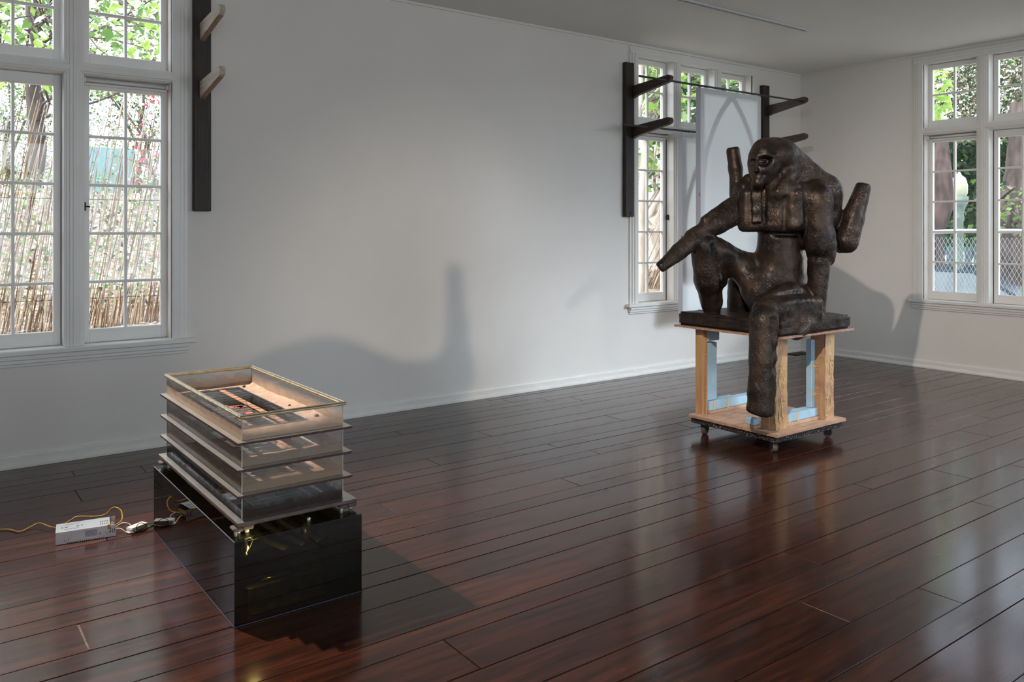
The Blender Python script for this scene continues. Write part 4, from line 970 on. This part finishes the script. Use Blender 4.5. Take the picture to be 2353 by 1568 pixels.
# front thigh, knee and the facetted hip on the plinth
fd.cone(Q(960, 1110, 4.98), Q(800, 1190, 4.68), S(130), S(88), k=.03)
fd.box(Q(985, 1200, 4.86), (S(128), S(130), S(115)), S(34), yaw=.35, roll=.0, k=.03)
fd.box(Q(900, 1190, 4.74), (S(76), S(90), S(88)), S(30), yaw=.5, roll=.12, k=.02)
fd.ell(Q(950, 1035, 5.0), (S(110), S(110), S(45)), k=.012)
fd.cone(Q(1060, 1290, 4.80), Q(1000, 1320, 4.74), S(60), S(55), k=.03)
# hanging shin
fd.ell(Q(785, 1235, 4.60), (S(86, 4.6), S(80, 4.6), S(84, 4.6)), k=.02)
fd.cone(Q(785, 1260, 4.585), Q(778, 1500, 4.56), S(94, 4.6), S(86, 4.6), k=.02, flat=.9)
fd.cone(Q(778, 1500, 4.56), Q(768, 1700, 4.55), S(86, 4.6), S(86, 4.6), k=.02, flat=.85)
fd.cone(Q(768, 1700, 4.55), Q(764, 1830, 4.55), S(86, 4.6), S(90, 4.6), k=.02, flat=.85)
fd.box(Q(768, 1938, 4.55), (S(150), S(150), S(62)), .004, roll=-.20, k=.03, sub=True)
# headdress flowing to the back
fd.cone(Q(900, 170, 5.0), Q(1020, 300, 5.08), S(118), S(125), k=.03)
fd.cone(Q(860, 200, 4.99), Q(930, 320, 5.02), S(135), S(110), k=.03)
fd.ell(Q(975, 385, 4.86), (S(58), S(38), S(48)), roll=.35, k=.008)
# head
fd.ell(Q(850, 160, 4.96), (S(140), S(140), S(116)), k=.02)
fd.ell(Q(790, 205, 4.91), (S(106), S(112), S(158)), yaw=-.45, roll=-.04, k=.03)
fd.cone(Q(770, 280, 4.88), Q(742, 335, 4.86), S(66), S(36), k=.03)
fd.cone(Q(812, 262, 4.89), Q(830, 322, 4.92), S(54), S(36), k=.03)
def srf(a, b):
    u = 1480+a/2.851; v = 300+b/2.851; return fd.depth((u-1176.5)/FPX, (527-v)/FPX)
def on(a, b, off=0): return Q(a, b, srf(a, b)+off)
# face: brow, sockets, nose, cheek, mouth
eyeR, eyeL = on(792, 196, .004), on(717, 206, .004)
fd.ell(on(796, 200, -.002), (S(52), S(56), S(34)), roll=-.08, k=.012, sub=True)
fd.ell(on(716, 207, .000), (S(20), S(44), S(24)), k=.008, sub=True)
fd.ell((eyeR[0], eyeR[1]+.046, eyeR[2]-.004), (S(28), S(24), S(12)), k=.012)
fd.ell((eyeL[0], eyeL[1]+.034, eyeL[2]-.006), (S(12), S(20), S(9)), k=.008)
nz = srf(745, 175)
fd.cone(Q(744, 172, nz+.010), Q(731, 262, nz-.022), S(9), S(14), k=.010)
fd.cone(Q(736, 260, nz-.014), Q(754, 264, nz-.004), S(12), S(9), k=.008)
fd.cone(Q(722, 258, nz+.004), Q(722, 262, nz+.004), S(9), S(9), k=.005)
fd.cone(on(752, 164, .006), on(856, 168, .008), S(14), S(13), k=.014)
fd.cone(on(735, 168, .006), on(705, 180, .010), S(11), S(9), k=.010)
fd.cone(on(845, 205, .010), on(790, 255, .014), S(18), S(16), k=.02)
ml = srf(738, 300)
fd.cone(on(722, 291, .005), on(762, 293, .005), S(7), S(6), k=.008)
fd.cone(on(722, 311, .005), on(756, 310, .005), S(8), S(7), k=.008)
fd.cone(on(716, 301, -.001), on(772, 300, -.001), S(4), S(3.5), k=.003, sub=True)
fd.ell(on(782, 290, .002), (S(9), S(12), S(6)), k=.006, sub=True)
# beard, lappets, chest grooves
fd.cone(Q(745, 340, 4.85), on(742, 400, .012), S(30), S(34), k=.02)
bd = srf(738, 480)
fd.box(Q(738, 480, bd+.002), (S(32), S(40), S(124)), S(7), yaw=-.30, roll=.02, k=.007)
fd.box(Q(858, 500, srf(858, 510)+.016), (S(60), S(30), S(132)), S(12), yaw=-.45, k=.010)
fd.cone(on(880, 400, .018), on(930, 300, .02), S(62), S(70), k=.03)
fd.cone(on(672, 420, .020), on(668, 600, .020), S(34), S(34), k=.02)
for a, b0, b1 in ((790, 400, 600),): fd.cone(on(a, b0, -.004), on(a-2, b1, .0), S(17), S(13), k=.014, sub=True)
fd.cone(on(922, 450, -.002), on(918, 640, -.002), S(9), S(9), k=.03, sub=True)
fd.cone(on(892, 290, .0), on(850, 372, .002), S(20), S(14), k=.025, sub=True)      # hollow under the jaw
# undercut below the chest
fd.cone(on(700, 678, -.004), on(1010, 684, -.004), S(18), S(14), k=.016, sub=True)
# fold between belly and hip, shin ridges
fd.cone(on(860, 1080, .0), on(1040, 1060, .0), S(9), S(9), k=.03, sub=True)
fd.cone(on(455, 760, .0), on(500, 1120, .0), S(10), S(10), k=.03, sub=True)
fd.cone(on(850, 1250, .0), on(860, 1560, .0), S(8), S(8), k=.05, sub=True)
fd.cone(on(1035, 640, .0), on(1040, 800, .0), S(10), S(10), k=.03, sub=True)
# irregular modelled surface
rng = np.random.default_rng(5)
x = (np.arange(fd.n[0])*fd.h+fd.lo[0])[:, None, None]; y = (np.arange(fd.n[1])*fd.h+fd.lo[1])[None, :, None]; z = (np.arange(fd.n[2])*fd.h+fd.lo[2])[None, None, :]
for amp, fr in ((.0022, 26), (.0014, 58), (.0009, 120)):
    for _ in range(3):
        kx, ky, kz = rng.normal(size=3)*fr*.8; p = rng.uniform(0, 6, 3)
        fd.g += (amp*(np.sin(kx*x+p[0])*np.sin(ky*y+p[1])*np.sin(kz*z+p[2]))).astype(np.float32)
del x, y, z
me = fd.mesh('seated_body', M['bronze']); del fd
sc_ = thing('seated_figure_sculpture', 'dark bronze four-armed seated sculpture with headdress and cut-off limbs on the wheeled cart', 'sculpture', (0, 0, 0))
link('seated_body', me, sc_)
# plinth slab under the figure
px0, px1, py0, py1, pz0, pz1 = 3.945, 4.655, 2.79, 3.552, .6645, .748
m = MB(); nx_, ny_, nz_ = 44, 48, 6; rr = random.Random(4)
def wob(x, y, z): return .0022*math.sin(31*x+9*z)*math.sin(27*y)+.0016*math.sin(70*x+3)*math.sin(64*y+50*z)
from mathutils import noise as mn
bmv = []; bmf = []
import bmesh
bmx = bmesh.new(); bmesh.ops.create_cube(bmx, size=1)
for v in bmx.verts: v.co = Vector(((px0+px1)/2+v.co.x*(px1-px0), (py0+py1)/2+v.co.y*(py1-py0), (pz0+pz1)/2+v.co.z*(pz1-pz0)))
bmesh.ops.bevel(bmx, geom=[e for e in bmx.edges], offset=.014, segments=3, affect='EDGES')
bmesh.ops.subdivide_edges(bmx, edges=[e for e in bmx.edges if e.calc_length() > .05], cuts=26, use_grid_fill=True)
for v in bmx.verts:
    nv = mn.noise(v.co*22)*.004+mn.noise(v.co*60)*.002
    c = v.co - Vector(((px0+px1)/2, (py0+py1)/2, (pz0+pz1)/2))
    if v.co.z > pz0+.004: v.co += Vector((math.copysign(1, c.x)*(abs(c.x) > .34), math.copysign(1, c.y)*(abs(c.y) > .37), 1 if c.z > .03 else 0))*nv
mp_ = bpy.data.meshes.new('cast_slab'); bmx.to_mesh(mp_); bmx.free(); mp_.materials.append(M['bronze2'])
mp_.polygons.foreach_set('use_smooth', [True]*len(mp_.polygons))
link('cast_slab', mp_, sc_)

# added unseen sculpture behind camera, shaped along lamp rays to throw the wall shadow
LAMP = Vector(SPOTS[2][0]); TT = .30
def SH(x, z, t=TT):      # world point on the lamp ray that ends at wall point (x, z)
    return tuple(LAMP.lerp(Vector((x, YA, z)), t))
f2 = Field((.2, -1.7, 1.6), (1.7, -.85, 2.45), .011)
s_rt, s_fw = RT, FW; 
def cone2(a, b, ra, rb, k=.03): f2.cone(a, b, ra*.60, rb*.60, k)
cone2(SH(3.245, .99), SH(3.275, .55), .036, .042, .01)
f2.box(SH(3.26, 1.085), (.12, .12, .020), .003, k=.008, sub=True)
cone2(SH(3.275, .55), SH(3.27, .22), .042, .062, .02)
cone2(SH(3.27, .22), SH(2.8, .12), .066, .085, .04)
cone2(SH(2.8, .10), SH(2.3, .14), .10, .19, .05)
f2.ell(SH(2.15, .12), (.19, .12, .12), k=.04)
cone2(SH(2.0, .05), SH(1.2, -.05), .18, .12, .05)
cone2(SH(3.2, .10), SH(3.05, -.15), .06, .06, .03)
cone2(SH(2.9, -.1), SH(1.6, -.3), .12, .16, .05)
me2 = None
# this field lives in plain world axes, so undo the camera frame on export
RT, FW = (1, 0), (0, 1)
me2 = f2.mesh('shadow_caster_body', M['bronze']); del f2
RT, FW = s_rt, s_fw
zmin = min(v.co.z for v in me2.vertices)
t = thing('shadow_caster_sculpture', 'added dark reclining sculpture with one raised cut arm, shaped to cast the wall shadow, on a tall stand behind the camera', 'sculpture', (0, 0, 0))
link('shadow_caster_body', me2, t)
t = thing('shadow_caster_stand', 'added timber stand, tall and narrow, under the shadow-casting sculpture behind the camera', 'stand', (.98, -1.28, 0))
obj('stand_top', MB().cbox(-.5, .35, -.16, .16, zmin-.04, zmin, .004), ply, t)
for a, b in ((-.46, -.14), (-.46, .10), (.28, -.14), (.28, .10)): obj('leg', MB().cbox(a, a+.04, b, b+.04, 0, zmin-.04, .002), wood, t)

# ------------------------------------------------------------------ outside
def WP(u, v, d):
    r = (u-1176.5)/FPX*d; return Vector((FW[0]*d+RT[0]*r, FW[1]*d+RT[1]*r, CAMH-(v-527)/FPX*d))
litter = mat('leaf_litter_ground', srgb(112, 96, 80), srgb(186, 172, 154), .9, scale=22, detail=10, bump=1, bscale=30, lo=.4, hi=.6)
bark_l = mat('pale_bark', srgb(206, 200, 190), srgb(168, 158, 146), .9, scale=12, stretch=(1, 1, .3), bump=1, bscale=20)
bark_d = mat('grey_bark', srgb(92, 82, 78), srgb(52, 46, 44), .9, scale=9, stretch=(1, 1, .25), bump=1, bscale=16)
bark_r = mat('reddish_bark', srgb(94, 78, 74), srgb(46, 38, 36), .9, scale=9, stretch=(1, 1, .3), bump=1, bscale=16)
def leafm(n, a, b, t=.35): return mat(n, a, b, .5, scale=.9, rnd=.25, transl=t)
lf_y = leafm('bright_green_leaf', srgb(118, 160, 60), srgb(170, 200, 104), .45)
lf_g = leafm('mid_green_leaf', srgb(78, 122, 58), srgb(120, 158, 84), .35)
lf_d = leafm('dark_green_leaf', srgb(34, 58, 40), srgb(66, 96, 62), .2)
lf_b = leafm('brown_twig_leaf', srgb(86, 78, 66), srgb(120, 108, 92), .1)
lf_w = leafm('pale_green_leaf', srgb(190, 205, 170), srgb(222, 230, 205), .3)  # palest leaf tone in the mix
lf_o = leafm('orange_leaf', srgb(206, 140, 84), srgb(190, 120, 70), .3)
petal = leafm('red_petal', srgb(214, 52, 84), srgb(226, 86, 110), .4)
# ground: hillside beyond the long wall, street level beyond the right wall
def gz(x, y):
    if y > 5.3: yy = min(y, 10.5); h = .42+(yy-5.3)*.14+max(0, yy-7.2)*.17-.03*max(0, y-11)
    else: h = -.25
    k = min(1, max(0, (x-7.9)/2.2)); h2 = -.25+max(0, x-16)*.05+.02*max(0, y-4)
    return h*(1-k)+h2*k if y > 5.3 else h2
def patch(name, x0, x1, y0, y1, nx, ny, m):
    vs = [(x0+(x1-x0)*a/nx, y0+(y1-y0)*b/ny, 0) for a in range(nx+1) for b in range(ny+1)]
    vs = [(x, y, gz(x, y)+.05*mn.noise(Vector((x*1.3, y*1.3, 0)))) for x, y, _ in vs]
    fs = [(a*(ny+1)+b, (a+1)*(ny+1)+b, (a+1)*(ny+1)+b+1, a*(ny+1)+b+1) for a in range(nx) for b in range(ny)]
    o = obj(name, MB().add(vs, fs, 0, True), m); o['kind'] = 'structure'; return o
patch('hillside', -9, 16, 5.31, 26, 80, 60, litter)
patch('street_ground', 7.75, 30, -14, 5.3, 50, 40, mat('pale_street_dirt', srgb(176, 168, 156), srgb(206, 198, 184), .9, scale=3, detail=6))
o = obj('yard_ground', MB().add([(-40, -30, -.3), (7.6, -30, -.3), (7.6, -5.9, -.3), (-40, -5.9, -.3)], [(0, 1, 2, 3)]), litter); o['kind'] = 'structure'

def leaf_mesh(name, m, s=1.0, kind=0):
    k = 'leaf_'+name
    if k in shared: return shared[k]
    if kind == 0:   # pointed oval, folded along the midrib
        pts = [(0, 0, 0), (.28, .25, .05), (.30, .6, .06), (0, 1.05, -.06), (-.30, .6, .06), (-.28, .25, .05), (0, .3, 0), (0, .65, 0)]
        fs = [(0, 1, 6), (1, 2, 7, 6), (2, 3, 7), (3, 4, 7), (4, 5, 6, 7), (5, 0, 6)]
    else:           # lobed
        pts = [(0, 0, 0), (.34, -.05, .05), (.5, .3, .04), (.3, .38, .0), (.46, .75, .05), (.16, .68, 0), (0, 1.05, -.05), (-.16, .68, 0), (-.46, .75, .05), (-.3, .38, 0), (-.5, .3, .04), (-.34, -.05, .05), (0, .35, -.02)]
        fs = [(12, i, i+1) for i in range(0, 11)]+[(12, 11, 0)]
    mb = MB().add([(a*s, b*s, c*s) for a, b, c in pts], fs); shared[k] = mb.mesh('leaf', m); shared[k]['src'] = 1; return shared[k]
def rnd_rot(r): return (r.uniform(-1.2, 1.2), r.uniform(-1.0, 1.0), r.uniform(0, 2*PI))
def leaves(parent, pts, mats, s, kind, n_ind, r, key):
    """nearest n_ind leaves are parts of their own, the rest one mass"""
    pts = sorted(pts, key=lambda p: p.length)
    col = parent.location
    for p in pts[:n_ind]:
        q = r.randrange(len(mats)); o = link('leaf', leaf_mesh('%s%d' % (key, q), mats[q], s, kind), parent, p-col, rnd_rot(r)); f = r.uniform(.6, 1.2); o.scale = (f, f, f)
    if pts[n_ind:]:
        mb = MB()
        base = [(0, 0, 0), (.3, .45, .05), (0, 1.0, -.05), (-.3, .45, .05)]
        vs = []; fs = []; mi = []
        for i, p in enumerate(pts[n_ind:]):
            R = Matrix(((1, 0, 0), (0, 1, 0), (0, 0, 1)))
            from mathutils import Euler
            E_ = Euler(rnd_rot(r)).to_matrix(); f = s*r.uniform(.6, 1.25); q = r.randrange(len(mats))
            for b in base: vs.append(E_ @ (Vector(b)*f)+p-col)
            fs.append((i*4, i*4+1, i*4+2, i*4+3)); mi.append(q)
        mb.add(vs, fs); mb.m = mi
        o = obj('leaf_mass', mb, mats, parent); o['kind'] = 'stuff'
def branch(a, b, r0, r1, r, wob_=.12, n=7):
    P = [a.lerp(b, i/n)+Vector([r.uniform(-wob_, wob_)*math.sin(PI*i/n) for _ in range(3)]) for i in range(n+1)]
    return P, [r0+(r1-r0)*i/n for i in range(n+1)]
def tree(name, label, base, top, r0, r1, bark, leafpts, lmats, ls, kind, n_ind, seed, key, cat='tree', twigs=12, spread=1.0):
    r = random.Random(seed); t = thing(name, label, cat, tuple(base)); b0 = Vector(base)
    P, R = branch(Vector((0, 0, -.2)), Vector(top)-b0, r0, r1, r, .10)
    obj('trunk', MB().tube(P, R, 10), bark, t)
    for k in range(twigs):
        i = r.randrange(3, len(P)); a = P[i]
        tgt = (r.choice(leafpts)-b0) if leafpts else a+Vector((r.uniform(-1, 1), r.uniform(-1, 1), 1))
        p, q = branch(a, tgt, R[i]*.22, .004, r, .15); obj('branch', MB().tube(p, q, 5), bark, t)
    if leafpts: leaves(t, leafpts, lmats, ls, kind, n_ind, r, key)
    return t
def cloud(r, n, u0, u1, v0, v1, d0, d1):
    out = []
    for _ in range(n):
        u, v, d = r.uniform(u0, u1), r.uniform(v0, v1), r.uniform(d0, d1)
        while True:
            p = WP(u, v, d)
            if p.y > 5.75 or p.x > 8.3: break
            d += .12
        out.append(p+Vector((r.uniform(0, .3), r.uniform(0, .3), 0)))
    return out
def ground_at(x, y): return (x, y, gz(x, y))
r = random.Random(11)
# --- beyond the near window
b = WP(85, 400, 11.5); tree('leafy_tree', 'light green leafy tree outside the nearest window', ground_at(b.x, b.y), WP(70, -60, 11.0), .14, .06, bark_d, cloud(r, 900, -140, 420, -150, 190, 7.4, 9.6), [lf_y, lf_g, lf_y, lf_w, lf_g], .115, 0, 280, 2, 'a', twigs=26)
b = WP(330, 300, 14); tree('flowering_shrub', 'shrub with red blossom seen through the right casement of the nearest window', ground_at(b.x, b.y), b+Vector((0, 0, .7)), .05, .02, bark_d, cloud(r, 170, 290, 400, 205, 440, 12, 13)+[], [petal, lf_g, petal], .09, 0, 140, 3, 'b', 'shrub')
b = WP(20, 300, 16); tree('pale_shrub', 'pale sunlit undergrowth on the slope behind the reed fence', ground_at(b.x, b.y), b+Vector((0, 0, 1.2)), .08, .03, bark_d, cloud(r, 9000, -200, 460, 140, 440, 12, 15)+[Vector((x_, y_, gz(x_, y_)+r.uniform(.02, .25))) for x_, y_ in [(r.uniform(-3, 5), r.uniform(6.7, 11)) for _ in range(9000)]], [lf_w, lf_g, lf_d, lf_b, lf_g], .065, 0, 40, 4, 'c', 'shrub')
# reed fence
reedm = [mat('straw_reed', srgb(196, 172, 138), srgb(226, 212, 186), .7, scale=4, rnd=.2), mat('grey_reed', srgb(170, 172, 178), srgb(206, 208, 212), .7, scale=4), mat('brown_reed', srgb(120, 92, 70), srgb(150, 120, 94), .8, scale=4)]
def reed_fence(label, x0, x1, y, lean, z1a, z1b, pitch, seed):
    t = thing('reed_fence', label, 'fence', (x0, y, gz((x0+x1)/2, y)-.05)); r = random.Random(seed); m = MB(); x = 0; g0 = gz((x0+x1)/2, y)-.05
    while x < x1-x0:
        ht = r.uniform(z1a, z1b)-g0; w = r.uniform(.0020, .0042); a = lean+r.uniform(-.06, .10); dy = r.uniform(-.03, .03); q = r.choices((0, 1, 2), (4, 5, 4))[0]
        hs_ = (0, ht*.5, ht); P = [(x+math.tan(a)*h, dy+r.uniform(-.01, .01), h) for h in hs_]
        vs = []
        for p in P:
            for k in range(3): vs.append((p[0]+w*math.cos(2.1*k), p[1]+w*math.sin(2.1*k), p[2]))
        m.add(vs, [(i*3+k, i*3+(k+1) % 3, i*3+3+(k+1) % 3, i*3+3+k) for i in range(2) for k in range(3)], q)
        x += r.uniform(.5, 1.5)*pitch
    o = obj('reeds', m, reedm, t); o['kind'] = 'stuff'
    for h in (.25, .95, 1.35):
        if h < z1a-g0: obj('binding_wire', MB().tube([(x_*(x1-x0)/14, -.035+.006*(x_ % 2), h) for x_ in range(15)], .0022, 4), M['blackmetal'], t)
    # short dense run along the foot
    m = MB(); x = 0
    while x < x1-x0:
        w = .004; h = r.uniform(.16, .30); a = lean+r.uniform(-.1, .1); vs = []
        for hh in (0, h):
            for k in range(3): vs.append((x+math.tan(a)*hh+w*math.cos(2.1*k), -.06+w*math.sin(2.1*k), hh))
        m.add(vs, [(k, (k+1) % 3, 3+(k+1) % 3, 3+k) for k in range(3)], r.choice((0, 2, 2))); x += .0075
    o = obj('foot_reeds', m, reedm, t); o['kind'] = 'stuff'
reed_fence('leaning straw reed fence beyond the nearest window', -1.6, 3.2, 6.45, .14, 1.75, 2.25, .0078, 5)
reed_fence('leaning reed fence beyond the middle window', 5.6, 9.2, 6.5, .55, 1.15, 1.6, .013, 6)
# mulch bits on the soil under the window
m = MB(); r = random.Random(8)
for _ in range(900):
    x, y = r.uniform(-1, 1.8), r.uniform(5.7, 6.6); z = gz(x, y)+.02; a = r.uniform(0, PI); l, w = r.uniform(.01, .04), r.uniform(.003, .008)
    c, s_ = math.cos(a), math.sin(a); m.add([(x-l*c, y-l*s_, z), (x+l*c, y+l*s_, z+r.uniform(0, .012)), (x-w*s_, y+w*c, z+.008)], [(0, 1, 2)], r.randrange(3))
o = obj('mulch', m, reedm); o['kind'] = 'stuff'; o['label'] = 'dry bark mulch on the soil below the nearest window'; o['category'] = 'mulch'
# teal screen panel and white car up the slope
p = WP(252, 385, 12.5); t = thing('teal_screen', 'teal tarpaulin screen behind the reeds, right casement of the nearest window', 'screen', (p.x, p.y, gz(p.x, p.y)))
tm = mat('teal_tarp', srgb(112, 160, 164), srgb(132, 176, 178), .6, scale=3)
obj('tarp', MB().cbox(-.32, .34, -.01, .01, .1, p.z+.30-gz(p.x, p.y), .004), tm, t)
for x in (-.33, .34): obj('pole', MB().tube([(x, 0, -.2), (x, 0, p.z+.35-gz(p.x, p.y))], .02, 8), bark_d, t)
def car(label, p, rz, paint, glassm, z=None):
    t = thing('parked_car', label, 'car', (p.x, p.y, gz(p.x, p.y) if z is None else z), rz)
    prof = [(-2.1, .35), (-2.15, .7), (-1.9, .95), (-1.35, 1.02), (-.75, 1.42), (.55, 1.45), (1.15, 1.05), (1.95, .90), (2.15, .65), (2.1, .35)]
    m = MB(); m.prism([(a, b) for a, b in prof], 'y', -.82, .82)
    obj('body', m, paint, t)
    m = MB(); m.prism([(-1.25, 1.04), (-.72, 1.37), (.50, 1.40), (1.02, 1.06)], 'y', -.828, .828); obj('side_window', m, glassm, t)
    for x in (-1.35, 1.35):
        for y in (-.78, .78):
            mm = MB(); mm.lathe([(0, -.1), (.25, -.1), (.32, -.07), (.32, .07), (.25, .1), (0, .1)], 18); mm.v = [(v[0]+x, v[2]+y, v[1]+.32) for v in mm.v]; obj('wheel', mm, rub, t)
carw = mat('white_car_paint', srgb(236, 238, 240), rough=.2, coat=.5); card = mat('dark_blue_car_paint', srgb(44, 60, 72), rough=.2, coat=.5); cg = mat('car_glass', srgb(30, 40, 46), rough=.08)
car('white parked car glimpsed through the reeds, left casement of the nearest window', WP(44, 440, 20), 1.6, carw, cg, 1.42)
# --- beyond the middle window
b = WP(1468, 400, 8.2); tree('pale_trunk_tree', 'white barked tree outside the left light of the middle window', ground_at(b.x, b.y), WP(1466, 60, 8.2), .045, .035, bark_l, cloud(r, 200, 1440, 1560, 60, 300, 7.0, 8.6), [lf_g, lf_y], .10, 1, 160, 21, 'd', twigs=10)
b = WP(1505, 480, 9.4); tree('leaning_tree', 'broad pale trunk leaning behind the middle window casement', ground_at(b.x+.1, b.y), WP(1530, 330, 9.6), .17, .11, bark_l, cloud(r, 260, 1440, 1600, 300, 430, 8.0, 9.2), [lf_g, lf_w, lf_y, lf_d], .12, 0, 120, 22, 'e', twigs=8)
b = WP(1560, 520, 10.5); tree('dark_trunk_tree', 'grey tree with big green leaves outside the upper lights of the middle window', ground_at(b.x, b.y), WP(1500, 120, 10.0), .24, .16, bark_d, cloud(r, 420, 1540, 1760, 60, 300, 7.6, 10), [lf_g, lf_d, lf_y], .10, 1, 260, 23, 'f', twigs=14)
p = WP(1600, 265, 12); t = thing('white_shed', 'bluish white plank shed behind leaves, middle upper light', 'shed', (p.x, p.y, gz(p.x, p.y)), -.64)
pw_ = mat('white_shed_board', srgb(206, 222, 226), srgb(188, 204, 210), .7, scale=3, rnd=.1)
for k in range(9): obj('board', MB().cbox(-.9+k*.2, -.715+k*.2, 0, .03, 0, p.z+.12-gz(p.x, p.y), .004), pw_, t)
# --- beyond the right window
b = WP(2120, 250, 11); tree('yellow_green_tree', 'bright yellow green leaves at the left of the right window transom', ground_at(b.x, b.y), WP(2100, 120, 10.6), .06, .03, bark_d, cloud(r, 420, 2085, 2178, 130, 300, 9.6, 11), [lf_y, lf_w, lf_y], .13, 1, 220, 31, 'g', twigs=10)
b = WP(2150, 560, 12.5); tree('red_bark_tree', 'thick reddish trunk behind the left casement of the right window', ground_at(b.x, b.y), WP(2156, 250, 12.5), .17, .15, bark_r, [], [lf_g], .1, 0, 0, 32, 'h', twigs=0)
b = WP(2316, 560, 13); tree('leaning_bark_tree', 'dark leaning trunk behind the second casement of the right window', ground_at(b.x-.25, b.y), WP(2352, 240, 13), .25, .20, bark_d, cloud(r, 160, 2280, 2400, 420, 540, 11.6, 12.4), [lf_g, lf_d, lf_b, lf_g], .09, 1, 80, 33, 'i', twigs=3)
rr_ = random.Random(77)
def hedge(label, u0, u1, v0, v1, d0, d1, n, mats, s, seed, key):
    p = WP((u0+u1)/2, (v0+v1)/2, (d0+d1)/2); t = thing('hedge', label, 'hedge', (p.x, p.y, gz(p.x, p.y)))
    rq = random.Random(seed); pts = cloud(rq, n, u0, u1, v0, v1, d0, d1)
    leaves(t, pts, mats, s, 0, 0, rq, key)
    for k in range(10):
        a = WP(rq.uniform(u0, u1), v1, d1)-t.location; a.z = -.1; bq = WP(rq.uniform(u0, u1), v0, d1)-t.location; P, R = branch(a, bq, .05, .01, rq, .3); obj('branch', MB().tube(P, R, 6), bark_d, t)
hedge('dense dark green hedge behind the street lamp', 2080, 2480, 318, 575, 17, 21, 20000, [lf_d, lf_d, lf_g, lf_d], .15, 41, 'k')
hedge('twiggy dark tree crowns above the street, right window transom', 2080, 2480, 60, 325, 16, 20, 20000, [lf_b, lf_d, lf_b, lf_d, lf_w, lf_b, lf_g, lf_b, lf_d, lf_b, lf_w, lf_b], .10, 42, 'l')
hedge('green crowns beyond the middle window', 1400, 1800, 60, 340, 15, 19, 9000, [lf_d, lf_g, lf_b], .14, 43, 'm')
hedge('pale green crowns beyond the nearest window', -260, 520, -160, 220, 17, 22, 14000, [lf_w, lf_g, lf_w, lf_b], .15, 44, 'n')
# street lamp
b = WP(2204, 560, 14.5); t = thing('street_lamp', 'green street lamp with a white acorn globe outside the right window', 'street lamp', (b.x, b.y, gz(b.x, b.y)))
z0 = WP(2204, 452, 14.5).z-gz(b.x, b.y); gm_ = mat('verdigris_iron', srgb(84, 104, 98), srgb(104, 126, 118), .6, scale=10)
obj('post', MB().lathe([(0, 0), (.17, 0), (.17, .25), (.10, .35), (.075, .9), (.068, z0-.45), (.085, z0-.42), (.085, z0-.36), (.07, z0-.30), (.10, z0-.2), (.15, z0-.1), (.15, z0), (0, z0)], 14), gm_, t)
obj('globe', MB().lathe([(.11, z0), (.135, z0+.06), (.14, z0+.20), (.125, z0+.24), (.125, z0+.26), (.10, z0+.33), (.04, z0+.38), (.035, z0+.40), (.02, z0+.43), (0, z0+.44)], 16), mat('milk_glass_globe', srgb(158, 164, 142), rough=.4), t)
# chain link fence
t = thing('chain_link_fence', 'galvanised chain link fence with top rail outside the right window', 'fence', (8.65, 0, -.25))
galv = mat('galvanised_wire', srgb(196, 206, 212), rough=.4, metal=.4)
obj('top_rail', MB().tube([(0, y_, 1.485+.02*math.sin(y_*2.1)) for y_ in [i*.5-2 for i in range(15)]], .021, 8), galv, t)
m = MB(); s_ = .042; H_ = 1.55
for k in range(int(7/s_)):
    for sg in (-1, 1):
        y = -2+k*s_; P = []; n = int(H_/s_)
        # straight diagonal pieces of each zig-zag wire
        for q in range(n+1): P.append((.004*sg*(1 if q % 2 else -1), y+(s_*.5 if q % 2 else 0)*sg, q*s_*.95))
        vs = []
        for p in P:
            for a in range(3): vs.append((p[0]+.0021*math.cos(2.1*a), p[1]+.0021*math.sin(2.1*a), p[2]))
        m.add(vs, [(i*3+a, i*3+(a+1) % 3, i*3+3+(a+1) % 3, i*3+3+a) for i in range(n) for a in range(3)])
o = obj('wire_mesh', m, galv, t); o['kind'] = 'stuff'
for y in (-1.5, 1.6, 3.77): obj('fence_post', MB().tube([(.03, y, 0), (.03, y, 1.52)], .024, 8), galv, t)
car('dark parked car with windows coloured as a pale sky reflection outside the right window', WP(2120, 600, 12.2), 1.9, card, mat('sky_reflection_car_glass', srgb(120, 134, 142), rough=.2), -.70)  # pale window colour stands in for a sky reflection
# low dark slat screen at the foot of the hedge
p = WP(2290, 590, 16); t = thing('slatted_screen', 'dark green slatted screen along the hedge foot', 'fence', (p.x, p.y, gz(p.x, p.y)), -.93)
for k in range(34): obj('slat', MB().cbox(-2.8+k*.16, -2.67+k*.16, 0, .02, 0, 1.05, .003), mat('dark_slat', srgb(58, 82, 88), srgb(44, 62, 70), .7, scale=3) if k == 0 else bpy.data.materials['dark_slat'], t)
